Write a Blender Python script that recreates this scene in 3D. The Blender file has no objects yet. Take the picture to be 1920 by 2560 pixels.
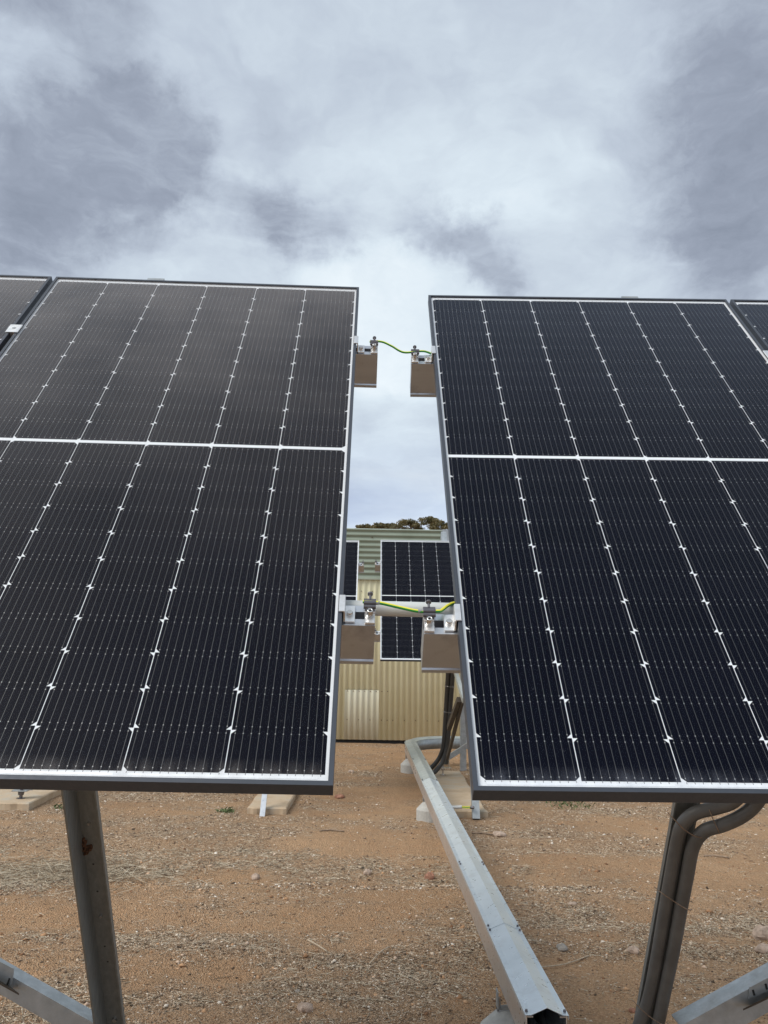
import bpy, math, random
import numpy as np
from mathutils import Vector, Matrix

random.seed(7)
rng = np.random.default_rng(11)
sc = bpy.context.scene
col = sc.collection

# ================================================================ camera
cam_d = bpy.data.cameras.new('camera')
cam = bpy.data.objects.new('camera', cam_d)
col.objects.link(cam)
cam.matrix_world = Matrix(((0.99973, -0.019709, -0.012326, 0.0),
                           (-0.015302, -0.158745, -0.987201, 0.0),
                           (0.0175, 0.987123, -0.159004, 1.45),
                           (0, 0, 0, 1)))
cam_d.sensor_fit = 'VERTICAL'
cam_d.sensor_height = 36.0
cam_d.lens = 28.43
cam_d.clip_start = 0.05
cam_d.clip_end = 2000
sc.camera = cam

# ================================================================ light and exposure
sc.view_settings.view_transform = 'Standard'
sc.view_settings.look = 'None'
sc.view_settings.exposure = 0.16
sc.view_settings.gamma = 1.0
sc.view_settings.use_curve_mapping = False

SUN_DIR = Vector((-0.60, -0.36, 0.71)).normalized()      # towards the veiled sun
sun_d = bpy.data.lights.new('sun', 'SUN')
sun_d.energy = 2.2
sun_d.angle = math.radians(35)
sun_d.color = (1.0, 0.96, 0.90)
sun = bpy.data.objects.new('sun', sun_d)
sun.rotation_euler = SUN_DIR.to_track_quat('Z', 'Y').to_euler()
col.objects.link(sun)


class N:
    """small helper round a node tree"""
    def __init__(self, tree):
        self.t = tree
        self.n = tree.nodes
        self.l = tree.links

    def new(self, typ, **kw):
        nd = self.n.new(typ)
        for k, v in kw.items():
            setattr(nd, k, v)
        return nd

    def link(self, a, b):
        self.l.new(a, b)

    def _in(self, sock, v):
        if hasattr(v, 'is_output') or isinstance(v, bpy.types.NodeSocket):
            self.l.new(v, sock)
        else:
            sock.default_value = v

    def math(self, op, a, b=0.0, c=None, clamp=False):
        m = self.n.new('ShaderNodeMath')
        m.operation = op
        m.use_clamp = clamp
        self._in(m.inputs[0], a)
        self._in(m.inputs[1], b)
        if c is not None:
            self._in(m.inputs[2], c)
        return m.outputs[0]

    def vmath(self, op, a, b=(0, 0, 0), s=None):
        m = self.n.new('ShaderNodeVectorMath')
        m.operation = op
        self._in(m.inputs[0], a)
        self._in(m.inputs[1], b)
        if s is not None:
            self._in(m.inputs['Scale'], s)
        return m.outputs['Value'] if op in ('DOT_PRODUCT', 'LENGTH', 'DISTANCE') else m.outputs[0]

    def ramp(self, fac, stops, interp='LINEAR'):
        r = self.n.new('ShaderNodeValToRGB')
        r.color_ramp.interpolation = interp
        els = r.color_ramp.elements
        while len(els) < len(stops):
            els.new(0.5)
        for e, (p, c) in zip(els, stops):
            e.position = p
            e.color = (c[0], c[1], c[2], 1) if len(c) == 3 else c
        self._in(r.inputs[0], fac)
        return r.outputs[0]

    def mix(self, fac, a, b, mode='MIX'):
        m = self.n.new('ShaderNodeMix')
        m.data_type = 'RGBA'
        m.blend_type = mode
        self._in(m.inputs[0], fac)
        for s, v in ((m.inputs[6], a), (m.inputs[7], b)):
            if isinstance(v, bpy.types.NodeSocket):
                self.l.new(v, s)
            else:
                s.default_value = (v[0], v[1], v[2], 1)
        return m.outputs[2]

    def maprange(self, v, a, b, c, d, interp='LINEAR'):
        m = self.n.new('ShaderNodeMapRange')
        m.interpolation_type = interp
        self._in(m.inputs[0], v)
        for i, x in enumerate((a, b, c, d)):
            m.inputs[i + 1].default_value = x
        return m.outputs[0]

    def noise(self, vec, scale, detail=4, rough=0.5, dist=0.0, out=0):
        m = self.n.new('ShaderNodeTexNoise')
        if vec is not None:
            self.l.new(vec, m.inputs['Vector'])
        m.inputs['Scale'].default_value = scale
        m.inputs['Detail'].default_value = detail
        m.inputs['Roughness'].default_value = rough
        m.inputs['Distortion'].default_value = dist
        return m.outputs[out]

    def comb(self, x, y, z):
        m = self.n.new('ShaderNodeCombineXYZ')
        for i, v in enumerate((x, y, z)):
            self._in(m.inputs[i], v)
        return m.outputs[0]

    def sep(self, v):
        m = self.n.new('ShaderNodeSeparateXYZ')
        self.l.new(v, m.inputs[0])
        return m.outputs


# ---------------------------------------------------------------- overcast sky
world = bpy.data.worlds.new('World')
sc.world = world
world.use_nodes = True
wt = N(world.node_tree)
wt.n.clear()
wout = wt.new('ShaderNodeOutputWorld')
bg = wt.new('ShaderNodeBackground')
bg.inputs['Strength'].default_value = 0.1
wt.link(bg.outputs[0], wout.inputs[0])
sky = wt.new('ShaderNodeTexSky')
sky.sky_type = 'NISHITA'
sky.sun_disc = False
sky.sun_elevation = math.asin(SUN_DIR.z)
sky.sun_rotation = math.atan2(SUN_DIR.x, SUN_DIR.y)
tc = wt.new('ShaderNodeTexCoord')
d0 = tc.outputs['Generated']
sx, sy, sz = wt.sep(d0)
# flat cloud deck seen in perspective
den = wt.math('ADD', wt.math('MAXIMUM', sz, 0.0), 0.22)
px_ = wt.math('DIVIDE', sx, den)
py_ = wt.math('DIVIDE', sy, den)
deck = wt.comb(px_, py_, 0.0)
w1 = wt.noise(deck, 2.2, 5, 0.55, out=1)
warp = wt.vmath('SCALE', wt.vmath('SUBTRACT', w1, (0.5, 0.5, 0.5)), s=0.55)
deckw = wt.vmath('ADD', deck, warp)
n_big = wt.noise(deckw, 1.15, 7, 0.55)
n_fine = wt.noise(deckw, 4.5, 8, 0.6)
n_wisp = wt.noise(wt.vmath('MULTIPLY', deckw, (1.0, 2.0, 1.0)), 9.0, 7, 0.65)
# a warped direction gives the darker cloud banks ragged edges
w2 = wt.noise(d0, 7.0, 9, 0.62, out=1)
dw = wt.vmath('ADD', d0, wt.vmath('SCALE', wt.vmath('SUBTRACT', w2, (0.5, 0.5, 0.5)), s=0.15))
banks = [  # direction, angular width, weight : dark cloud banks
    ((-0.300, 0.795, 0.525), 0.075, 1.0), ((-0.24, 0.805, 0.535), 0.05, 0.5),
    ((-0.255, 0.812, 0.522), 0.055, 0.85), ((-0.219, 0.831, 0.505), 0.04, 0.5),
    ((-0.137, 0.857, 0.490), 0.045, 0.95), ((-0.106, 0.873, 0.472), 0.035, 0.6),
    ((-0.03, 0.880, 0.474), 0.035, 0.7), ((0.047, 0.875, 0.481), 0.035, 0.75),
    ((0.110, 0.886, 0.452), 0.035, 1.15), ((0.155, 0.889, 0.430), 0.03, 1.1),
    ((0.348, 0.774, 0.529), 0.085, 0.62), ((0.375, 0.709, 0.611), 0.11, 0.75),
    ((0.353, 0.828, 0.435), 0.06, 0.7), ((0.43, 0.780, 0.455), 0.085, 0.6),
    ((-0.365, 0.705, 0.615), 0.045, 0.75), ((-0.285, 0.712, 0.640), 0.05, 0.6),
    ((-0.42, 0.80, 0.42), 0.10, 0.45), ((-0.36, 0.835, 0.43), 0.06, 0.35),
    ((-0.28, 0.80, 0.50), 0.07, 0.6), ((-0.36, 0.79, 0.50), 0.07, 0.7), ((0.08, 0.885, 0.462), 0.028, 0.6), ((-0.06, 0.88, 0.47), 0.03, 0.4),
]
dark = None
for (bx, by, bz), wd, wg in banks:
    v = Vector((bx, by, bz)).normalized()
    dist = wt.vmath('DISTANCE', dw, (v.x, v.y, v.z))
    e = wt.math('POWER', 2.718, wt.math('MULTIPLY', wt.math('MULTIPLY', dist, dist), -1.0 / (wd * wd)))
    e = wt.math('MULTIPLY', e, wg)
    dark = e if dark is None else wt.math('ADD', dark, e)
dark = wt.math('MINIMUM', dark, 1.15)
glow = None
for (bx, by, bz), wd, wg in [((-0.345, 0.738, 0.58), 0.05, 0.5), ((-0.20, 0.80, 0.565), 0.07, 0.6), ((0.0, 0.90, 0.425), 0.16, 0.75),
                             ((-0.02, 0.945, 0.33), 0.10, 1.0), ((-0.25, 0.87, 0.42), 0.12, 0.55),
                             ((0.25, 0.87, 0.41), 0.12, 0.45), ((0.12, 0.82, 0.55), 0.2, 0.18)]:
    v = Vector((bx, by, bz)).normalized()
    dist = wt.vmath('DISTANCE', dw, (v.x, v.y, v.z))
    e = wt.math('POWER', 2.718, wt.math('MULTIPLY', wt.math('MULTIPLY', dist, dist), -1.0 / (wd * wd)))
    e = wt.math('MULTIPLY', e, wg)
    glow = e if glow is None else wt.math('ADD', glow, e)
base = wt.math('ADD', 0.565, wt.math('MULTIPLY', wt.math('SUBTRACT', n_big, 0.5), 0.80))
base = wt.math('ADD', base, wt.math('MULTIPLY', wt.math('SUBTRACT', n_fine, 0.5), wt.maprange(sz, 0.25, 0.6, 0.30, 0.48)))
base = wt.math('ADD', base, wt.math('MULTIPLY', wt.math('SUBTRACT', n_wisp, 0.5), 0.05))
base = wt.math('ADD', base, wt.math('MULTIPLY', glow, 0.19))
n_edge = wt.noise(deckw, 4.2, 10, 0.62)
darkf = wt.math('ADD', dark, wt.math('MULTIPLY', wt.math('SUBTRACT', n_edge, 0.5), 1.15))
darkf = wt.maprange(darkf, 0.0, 1.25, 0.0, 1.0, 'SMOOTHSTEP')
darkf = wt.math('MULTIPLY', darkf, wt.maprange(wt.noise(deckw, 4.6, 8, 0.6), 0.32, 0.62, 0.45, 1.2))
level = wt.math('SUBTRACT', base, wt.math('MULTIPLY', darkf, 0.41), clamp=True)
# linear cloud radiance (before the 0.1 of the background)
ccol = wt.ramp(level, [(0.0, (1.95, 2.25, 2.85)), (0.28, (3.1, 3.5, 4.3)), (0.52, (4.95, 5.6, 6.5)),
                       (0.76, (6.8, 7.7, 8.4)), (1.0, (8.5, 9.2, 9.6))])
# thinner cloud near the horizon lets some blue through
hz = wt.maprange(sz, 0.06, 0.30, 1.0, 0.0, 'SMOOTHSTEP')
bluecol = wt.ramp(wt.noise(wt.vmath('MULTIPLY', deck, (0.7, 1.3, 1.0)), 2.6, 6, 0.55),
                  [(0.30, (4.6, 5.6, 7.9)), (0.52, (5.9, 6.9, 8.7)), (0.75, (8.3, 8.9, 9.6))])
ccol = wt.mix(wt.math('MULTIPLY', hz, 0.85), ccol, bluecol)
# everything below the horizon reads as far ground haze
below = wt.maprange(sz, -0.06, 0.0, 1.0, 0.0)
ccol = wt.mix(below, ccol, (2.2, 1.9, 1.6))
fin = wt.mix(0.93, sky.outputs[0], ccol)
wt.link(fin, bg.inputs['Color'])

# ================================================================ mesh helpers
class MB:
    """collects quads / polygons of one mesh"""
    def __init__(self):
        self.v = []
        self.f = []
        self.mi = []
        self.smooth = []

    def add(self, verts, faces, mi=0, smooth=False):
        o = len(self.v)
        self.v += [tuple(v) for v in verts]
        for f in faces:
            self.f.append([i + o for i in f])
            self.mi.append(mi)
            self.smooth.append(smooth)
        return self

    def box(self, x0, x1, y0, y1, z0, z1, mi=0, mat=None, bev=0.0):
        if bev <= 0:
            vs = [Vector((x, y, z)) for z in (z0, z1) for y in (y0, y1) for x in (x0, x1)]
            fs = [(0, 2, 3, 1), (4, 5, 7, 6), (0, 1, 5, 4), (2, 6, 7, 3), (0, 4, 6, 2), (1, 3, 7, 5)]
        else:
            # chamfered outline extruded in z, with inset caps
            b = bev
            out = [(x0 + b, y0), (x1 - b, y0), (x1, y0 + b), (x1, y1 - b), (x1 - b, y1), (x0 + b, y1), (x0, y1 - b), (x0, y0 + b)]
            inn = [(x0 + b * 1.4, y0 + b), (x1 - b * 1.4, y0 + b), (x1 - b, y0 + b * 1.4), (x1 - b, y1 - b * 1.4),
                   (x1 - b * 1.4, y1 - b), (x0 + b * 1.4, y1 - b), (x0 + b, y1 - b * 1.4), (x0 + b, y0 + b * 1.4)]
            vs = [Vector((x, y, z0)) for x, y in inn] + [Vector((x, y, z0 + b)) for x, y in out] + \
                 [Vector((x, y, z1 - b)) for x, y in out] + [Vector((x, y, z1)) for x, y in inn]
            fs = [tuple(range(7, -1, -1)), tuple(range(24, 32))]
            for r in range(3):
                for k in range(8):
                    k2 = (k + 1) % 8
                    fs.append((r * 8 + k, r * 8 + k2, r * 8 + 8 + k2, r * 8 + 8 + k))
        if mat is not None:
            vs = [mat @ v for v in vs]
        return self.add(vs, fs, mi)

    def prof(self, pts, p0, p1, ux, cap=True, mi=0, smooth=False):
        """extrude the closed 2-D outline pts from p0 to p1; ux = axis of the first coordinate"""
        p0, p1, ux = Vector(p0), Vector(p1), Vector(ux)
        t = (p1 - p0).normalized()
        ux = (ux - ux.dot(t) * t).normalized()
        uy = t.cross(ux)
        n = len(pts)
        vs = [p + ux * a + uy * b for p in (p0, p1) for a, b in pts]
        fs = [(k, (k + 1) % n, n + (k + 1) % n, n + k) for k in range(n)]
        self.add(vs, fs, mi, smooth)
        if cap:
            self.add(vs[:n], [tuple(range(n - 1, -1, -1))], mi)
            self.add(vs[n:], [tuple(range(n))], mi)
        return self

    def cyl(self, p0, p1, r, n=14, r2=None, mi=0, cap=True):
        p0, p1 = Vector(p0), Vector(p1)
        t = (p1 - p0).normalized()
        a = t.orthogonal().normalized()
        b = t.cross(a)
        r2 = r if r2 is None else r2
        vs = []
        for p, rr in ((p0, r), (p1, r2)):
            for k in range(n):
                an = 2 * math.pi * k / n
                vs.append(p + (a * math.cos(an) + b * math.sin(an)) * rr)
        self.add(vs, [(k, (k + 1) % n, n + (k + 1) % n, n + k) for k in range(n)], mi, n > 6)
        if cap:
            self.add(vs[:n], [tuple(range(n - 1, -1, -1))], mi)
            self.add(vs[n:], [tuple(range(n))], mi)
        return self

    def tube(self, pts, r, n=14, sub=8, stripe=None, cap=True):
        """smooth tube through pts; stripe = number of segments that take material 1"""
        P = [Vector(p) for p in pts]
        path = []
        if len(P) > 2 and sub > 1:
            Q = [P[0] * 2 - P[1]] + P + [P[-1] * 2 - P[-2]]
            for i in range(1, len(Q) - 2):
                for s in range(sub):
                    t = s / sub
                    a, b, c, d = Q[i - 1], Q[i], Q[i + 1], Q[i + 2]
                    path.append(0.5 * ((2 * b) + (c - a) * t + (2 * a - 5 * b + 4 * c - d) * t * t + (3 * b - a - 3 * c + d) * t ** 3))
            path.append(P[-1])
        else:
            path = P
        nrm = Vector((0, 0, 1))
        vs = []
        for i, p in enumerate(path):
            t = (path[min(i + 1, len(path) - 1)] - path[max(i - 1, 0)]).normalized()
            nrm = (nrm - nrm.dot(t) * t)
            if nrm.length < 1e-4:
                nrm = t.orthogonal()
            nrm.normalize()
            b = t.cross(nrm)
            for k in range(n):
                an = 2 * math.pi * k / n
                vs.append(p + (nrm * math.cos(an) + b * math.sin(an)) * r)
        for i in range(len(path) - 1):
            for k in range(n):
                k2 = (k + 1) % n
                mi = 0
                if stripe is not None and (k < stripe // 2 or k >= n - (stripe - stripe // 2)):
                    mi = 1
                self.f.append([len(self.v) + j for j in (i * n + k, i * n + k2, (i + 1) * n + k2, (i + 1) * n + k)])
                self.mi.append(mi)
                self.smooth.append(True)
        o = len(self.v)
        self.v += [tuple(v) for v in vs]
        if cap:
            self.f.append([o + k for k in range(n - 1, -1, -1)]); self.mi.append(0); self.smooth.append(False)
            self.f.append([o + (len(path) - 1) * n + k for k in range(n)]); self.mi.append(0); self.smooth.append(False)
        return self

    def xf(self, m):
        self.v = [tuple(m @ Vector(v)) for v in self.v]
        return self

    def build(self, name, mats, parent=None, world=True):
        """link as one object; world=True: vertices are world coordinates"""
        me = bpy.data.meshes.new(name)
        vs = self.v
        if parent is not None and world:
            inv = wm(parent).inverted()
            vs = [tuple(inv @ Vector(v)) for v in vs]
        me.from_pydata(vs, [], self.f)
        if not isinstance(mats, (list, tuple)):
            mats = [mats]
        for m in mats:
            me.materials.append(m)
        me.polygons.foreach_set('material_index', self.mi)
        me.polygons.foreach_set('use_smooth', self.smooth)
        me.update()
        o = bpy.data.objects.new(name, me)
        col.objects.link(o)
        if parent is not None:
            o.parent = parent
        return o


def wm(o):
    m = o.matrix_basis.copy()
    p = o.parent
    while p is not None:
        m = p.matrix_basis @ m
        p = p.parent
    return m


def tag(o, label=None, cat=None, group=None, kind=None):
    if label: o['label'] = label
    if cat: o['category'] = cat
    if group: o['group'] = group
    if kind: o['kind'] = kind
    return o


def thing(name, label, cat, mat=None, loc=None, group=None):
    o = bpy.data.objects.new(name, None)
    o.empty_display_size = 0.1
    col.objects.link(o)
    if mat is not None: o.matrix_basis = mat
    if loc is not None: o.location = loc
    return tag(o, label, cat, group)


def copy_tree(o, parent=None):
    c = o.copy()
    col.objects.link(c)
    c.parent = parent
    for ch in list(o.children):
        copy_tree(ch, c)
    return c


# ================================================================ materials
def newmat(name):
    m = bpy.data.materials.new(name)
    m.use_nodes = True
    t = N(m.node_tree)
    b = m.node_tree.nodes['Principled BSDF']
    return m, t, b


def metal_mat(name, c0, c1, metallic=0.85, rough=(0.3, 0.5), scale=14, stretch=(1, 1, 1), bump=0.1, dirt=None, dirt_amt=0.0, dscale=6):
    m, t, b = newmat(name)
    tc = t.new('ShaderNodeTexCoord')
    v = t.vmath('MULTIPLY', tc.outputs['Object'], stretch)
    n1 = t.noise(v, scale, 6, 0.6)
    n2 = t.noise(v, scale * 5, 4, 0.6)
    c = t.mix(t.maprange(n1, 0.3, 0.7, 0, 1), c0, c1)
    if dirt:
        nd = t.noise(tc.outputs['Object'], dscale, 7, 0.65)
        f = t.maprange(nd, 0.52, 0.72, 0, dirt_amt)
        c = t.mix(f, c, dirt)
        t.link(t.math('SUBTRACT', metallic, t.math('MULTIPLY', f, metallic * 0.8)), b.inputs['Metallic'])
    else:
        b.inputs['Metallic'].default_value = metallic
    t.link(c, b.inputs['Base Color'])
    t.link(t.maprange(n2, 0.3, 0.7, rough[0], rough[1]), b.inputs['Roughness'])
    if bump:
        bp = t.new('ShaderNodeBump')
        bp.inputs['Strength'].default_value = bump
        bp.inputs['Distance'].default_value = 0.002
        t.link(n2, bp.inputs['Height'])
        t.link(bp.outputs[0], b.inputs['Normal'])
    return m


def plain_mat(name, c, rough=0.6, metallic=0.0, var=0.15, scale=20, bump=0.0):
    m, t, b = newmat(name)
    tc = t.new('ShaderNodeTexCoord')
    n1 = t.noise(tc.outputs['Object'], scale, 5, 0.6)
    lo = tuple(x * (1 - var) for x in c)
    hi = tuple(min(1, x * (1 + var)) for x in c)
    t.link(t.mix(t.maprange(n1, 0.3, 0.7, 0, 1), lo, hi), b.inputs['Base Color'])
    b.inputs['Roughness'].default_value = rough
    b.inputs['Metallic'].default_value = metallic
    if bump:
        bp = t.new('ShaderNodeBump')
        bp.inputs['Strength'].default_value = bump
        bp.inputs['Distance'].default_value = 0.003
        t.link(n1, bp.inputs['Height'])
        t.link(bp.outputs[0], b.inputs['Normal'])
    return m


ALU = metal_mat('mill_aluminium', (0.80, 0.79, 0.77), (0.90, 0.89, 0.87), 0.9, (0.28, 0.42), 10, (1, 1, 1), 0.05,
                (0.30, 0.24, 0.18), 0.35, 18)
BEAM_ALU = metal_mat('beam_aluminium', (0.58, 0.60, 0.63), (0.64, 0.66, 0.69), 0.88, (0.30, 0.42), 3, (0.3, 8, 8), 0.04,
                     (0.16, 0.12, 0.09), 0.45, 9)
FRAME = metal_mat('anodised_frame', (0.044, 0.052, 0.066), (0.054, 0.062, 0.078), 0.1, (0.4, 0.55), 20, (1, 1, 1), 0.03)
GALV = metal_mat('galvanised_steel', (0.36, 0.385, 0.39), (0.50, 0.53, 0.54), 0.75, (0.38, 0.6), 26, (1, 1, 1), 0.10,
                 (0.24, 0.20, 0.16), 0.45, 5)
GALV_NEW = metal_mat('new_galvanised_sheet', (0.74, 0.76, 0.78), (0.84, 0.86, 0.88), 0.90, (0.26, 0.38), 9, (1, 1, 1), 0.03,
                     (0.40, 0.40, 0.38), 0.35, 7)
LID_NEW = metal_mat('skylit_lid_sheet', (0.68, 0.75, 0.79), (0.78, 0.85, 0.89), 0.5, (0.26, 0.38), 7, (1, 1, 1), 0.02,
                    (0.42, 0.44, 0.44), 0.45, 11)  # pale blue base stands in for the sky reflected by the lid
GALV_OLD = metal_mat('weathered_galvanised_sheet', (0.43, 0.46, 0.44), (0.55, 0.58, 0.54), 0.55, (0.42, 0.6), 12, (1, 1, 1), 0.05,
                     (0.33, 0.33, 0.26), 0.5, 5)
POST = metal_mat('dull_galvanised_post', (0.22, 0.23, 0.22), (0.30, 0.31, 0.295), 0.6, (0.42, 0.62), 18, (4, 4, 0.6), 0.10,
                 (0.13, 0.10, 0.07), 0.6, 5)
STEEL = plain_mat('stainless_bolt', (0.62, 0.60, 0.57), 0.25, 0.95, 0.1, 60)
DARKSTEEL = plain_mat('dark_clip_metal', (0.16, 0.15, 0.16), 0.4, 0.8, 0.2, 60)
HOLE = plain_mat('shadowed_recess', (0.02, 0.02, 0.02), 0.8)
PVC = plain_mat('grey_pvc', (0.118, 0.115, 0.107), 0.48, 0.0, 0.2, 14)
PVC_DARK = plain_mat('dark_grey_pvc', (0.055, 0.056, 0.055), 0.35, 0.0, 0.1, 6)
PVC_LIGHT = plain_mat('light_grey_pvc', (0.66, 0.67, 0.64), 0.4, 0.0, 0.05, 6)
WIRE_G = plain_mat('earth_wire_green', (0.025, 0.30, 0.05), 0.35)
WIRE_Y = plain_mat('earth_wire_yellow', (0.86, 0.80, 0.06), 0.35)
SLEEVE = plain_mat('grey_sleeve', (0.30, 0.31, 0.31), 0.5)
RUSTWIRE = plain_mat('tie_wire_metal', (0.28, 0.20, 0.14), 0.5, 0.6, 0.3, 80)
RUST = plain_mat('rusty_mud', (0.10, 0.045, 0.02), 0.9, 0.0, 0.6, 200, 0.6)
RUSTY_BAR = metal_mat('brown_weathered_bar', (0.055, 0.042, 0.03), (0.09, 0.07, 0.05), 0.3, (0.5, 0.7), 30, (1, 1, 1), 0.2)
BACK = plain_mat('white_backsheet', (0.80, 0.82, 0.83), 0.45, 0.0, 0.015, 8)
RIB = plain_mat('ribbon_strip', (0.90, 0.92, 0.93), 0.35, 0.15, 0.02, 60)
CONC = plain_mat('pale_concrete', (0.46, 0.45, 0.41), 0.85, 0.0, 0.14, 35, 0.5)


def slab_mat():
    m, t, b = newmat('dusty_concrete_slab')
    tc = t.new('ShaderNodeTexCoord')
    n1 = t.noise(tc.outputs['Object'], 5, 7, 0.65)
    n2 = t.noise(tc.outputs['Object'], 40, 5, 0.6)
    c = t.ramp(n1, [(0.3, (0.42, 0.31, 0.20)), (0.5, (0.52, 0.40, 0.27)), (0.7, (0.46, 0.42, 0.34))])
    c = t.mix(t.maprange(n2, 0.6, 0.75, 0, 0.6), c, (0.20, 0.15, 0.10))
    t.link(c, b.inputs['Base Color'])
    b.inputs['Roughness'].default_value = 0.9
    bp = t.new('ShaderNodeBump'); bp.inputs['Strength'].default_value = 0.5; bp.inputs['Distance'].default_value = 0.006
    t.link(n1, bp.inputs['Height']); t.link(bp.outputs[0], b.inputs['Normal'])
    return m
SLAB = slab_mat()


def cell_mat():
    m, t, b = newmat('silicon_cell')
    tc = t.new('ShaderNodeTexCoord')
    x, y, z = t.sep(tc.outputs['Object'])
    info = t.new('ShaderNodeObjectInfo')
    pitch = 0.182 / 12
    fx = t.math('FRACT', t.math('ADD', t.math('DIVIDE', x, pitch), 20.0))
    dx = t.math('MULTIPLY', t.math('ABSOLUTE', t.math('SUBTRACT', fx, 0.5)), pitch)   # metres from the busbar
    line = t.maprange(dx, 0.00028, 0.00052, 1.0, 0.0)
    # solder dots along the busbars
    ay = t.math('ABSOLUTE', y)
    fy = t.math('MULTIPLY', t.math('ABSOLUTE', t.math('SUBTRACT', ay, 0.0385)), 0.8)
    dd = t.math('SQRT', t.math('ADD', t.math('MULTIPLY', dx, dx), t.math('MULTIPLY', fy, fy)))
    dot = t.maprange(dd, 0.0009, 0.0014, 1.0, 0.0)
    base = t.mix(info.outputs['Random'], (0.0014, 0.0020, 0.0062), (0.0026, 0.0032, 0.0082))
    c = t.mix(t.math('MAXIMUM', t.math('MULTIPLY', line, 0.23), t.math('MULTIPLY', dot, 0.6)), base, (0.55, 0.55, 0.54))
    t.link(c, b.inputs['Base Color'])
    b.inputs['Roughness'].default_value = 0.42
    b.inputs['Specular IOR Level'].default_value = 0.05
    t.link(t.math('MULTIPLY', t.math('MAXIMUM', line, dot), 0.35), b.inputs['Metallic'])
    return m
CELL = cell_mat()


def glass_mat(name, dust, tint, spot):
    m = bpy.data.materials.new(name)
    m.use_nodes = True
    t = N(m.node_tree)
    t.n.clear()
    out = t.new('ShaderNodeOutputMaterial')
    tr = t.new('ShaderNodeBsdfTransparent')
    gl = t.new('ShaderNodeBsdfGlossy')
    gl.inputs['Roughness'].default_value = 0.09
    gl.inputs['Color'].default_value = (0.80, 0.88, 1.0, 1)
    di = t.new('ShaderNodeBsdfDiffuse')
    lw = t.new('ShaderNodeLayerWeight')
    lw.inputs['Blend'].default_value = 0.5
    tc = t.new('ShaderNodeTexCoord')
    o = tc.outputs['Object']
    fr = t.math('ADD', 0.0012, t.math('MULTIPLY', 0.55, t.math('POWER', lw.outputs['Facing'], 5.6)))
    mix1 = t.new('ShaderNodeMixShader')
    t.link(fr, mix1.inputs[0]); t.link(tr.outputs[0], mix1.inputs[1]); t.link(gl.outputs[0], mix1.inputs[2])
    # dust film, drying spots and rain specks
    n1 = t.noise(o, 2.2, 6, 0.6)
    film = t.math('MULTIPLY', t.maprange(n1, 0.25, 0.75, 0.45, 1.55), dust)
    # dust film, boosted at oblique views to paint in the grey sky sheen
    film = t.math('MULTIPLY', film, t.math('ADD', 0.03, t.math('MULTIPLY', 17.0, t.math('POWER', lw.outputs['Facing'], 4.6))))
    vo = t.new('ShaderNodeTexVoronoi'); vo.inputs['Scale'].default_value = 34
    t.link(o, vo.inputs['Vector'])
    sel = t.math('GREATER_THAN', t.sep(vo.outputs['Color'])[0], 0.72)
    rad = t.maprange(t.sep(vo.outputs['Color'])[1], 0, 1, 0.025, 0.075)
    sp = t.math('MULTIPLY', t.math('LESS_THAN', vo.outputs['Distance'], rad), sel)
    sm = t.noise(t.vmath('MULTIPLY', o, (9, 5, 1)), 1.6, 7, 0.7)
    smear = t.maprange(sm, 0.66, 0.82, 0, 0.06)
    low = t.maprange(t.sep(o)[1], 0.0, 0.5, 1.0, 0.25)
    # a thin line of washed-down dirt along the lower frame
    edge = t.math('MULTIPLY', t.maprange(t.sep(o)[1], 0.012, 0.055, 0.09, 0.0), t.maprange(t.noise(t.vmath('MULTIPLY', o, (30, 6, 1)), 1.0, 5, 0.6), 0.4, 0.65, 0.1, 1.0))
    fac = t.math('ADD', film, t.math('MULTIPLY', sp, spot), clamp=True)
    fac = t.math('ADD', t.math('ADD', fac, edge), t.math('MULTIPLY', smear, low), clamp=True)
    di.inputs['Color'].default_value = (tint[0], tint[1], tint[2], 1)
    mix2 = t.new('ShaderNodeMixShader')
    t.link(fac, mix2.inputs[0]); t.link(mix1.outputs[0], mix2.inputs[1]); t.link(di.outputs[0], mix2.inputs[2])
    t.link(mix2.outputs[0], out.inputs[0])
    return m
GLASS_L = glass_mat('dusty_panel_glass', 0.068, (0.56, 0.52, 0.49), 0.05)
GLASS_R = glass_mat('panel_glass', 0.005, (0.46, 0.49, 0.58), 0.09)


def corr_mat(name, c0, c1, streak, streak_amt, rough=0.5, axis=0):
    m, t, b = newmat(name)
    tc = t.new('ShaderNodeTexCoord')
    o = tc.outputs['Object']
    st = (14, 1, 0.35) if axis == 0 else (0.35, 1, 14)
    n1 = t.noise(t.vmath('MULTIPLY', o, st), 1.0, 6, 0.6)
    n2 = t.noise(o, 3.0, 6, 0.6)
    c = t.mix(t.maprange(n2, 0.3, 0.7, 0, 1), c0, c1)
    c = t.mix(t.maprange(n1, 0.5, 0.8, 0, streak_amt), c, streak)
    t.link(c, b.inputs['Base Color'])
    b.inputs['Roughness'].default_value = rough
    b.inputs['Metallic'].default_value = 0.1
    return m
CREAM = corr_mat('cream_corrugated', (0.80, 0.775, 0.52), (0.86, 0.84, 0.60), (0.70, 0.63, 0.41), 0.5)
PALE = corr_mat('faded_corrugated', (0.75, 0.74, 0.57), (0.79, 0.78, 0.62), (0.66, 0.63, 0.45), 0.4)
GREEN = corr_mat('grey_green_corrugated', (0.24, 0.28, 0.21), (0.30, 0.345, 0.27), (0.16, 0.19, 0.14), 0.5, 0.45, 1)
TRIM = corr_mat('pale_green_trim', (0.36, 0.40, 0.32), (0.42, 0.46, 0.38), (0.25, 0.27, 0.2), 0.4)
ZINC = plain_mat('zinc_flashing', (0.42, 0.45, 0.46), 0.45, 0.5, 0.1, 10)


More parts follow.
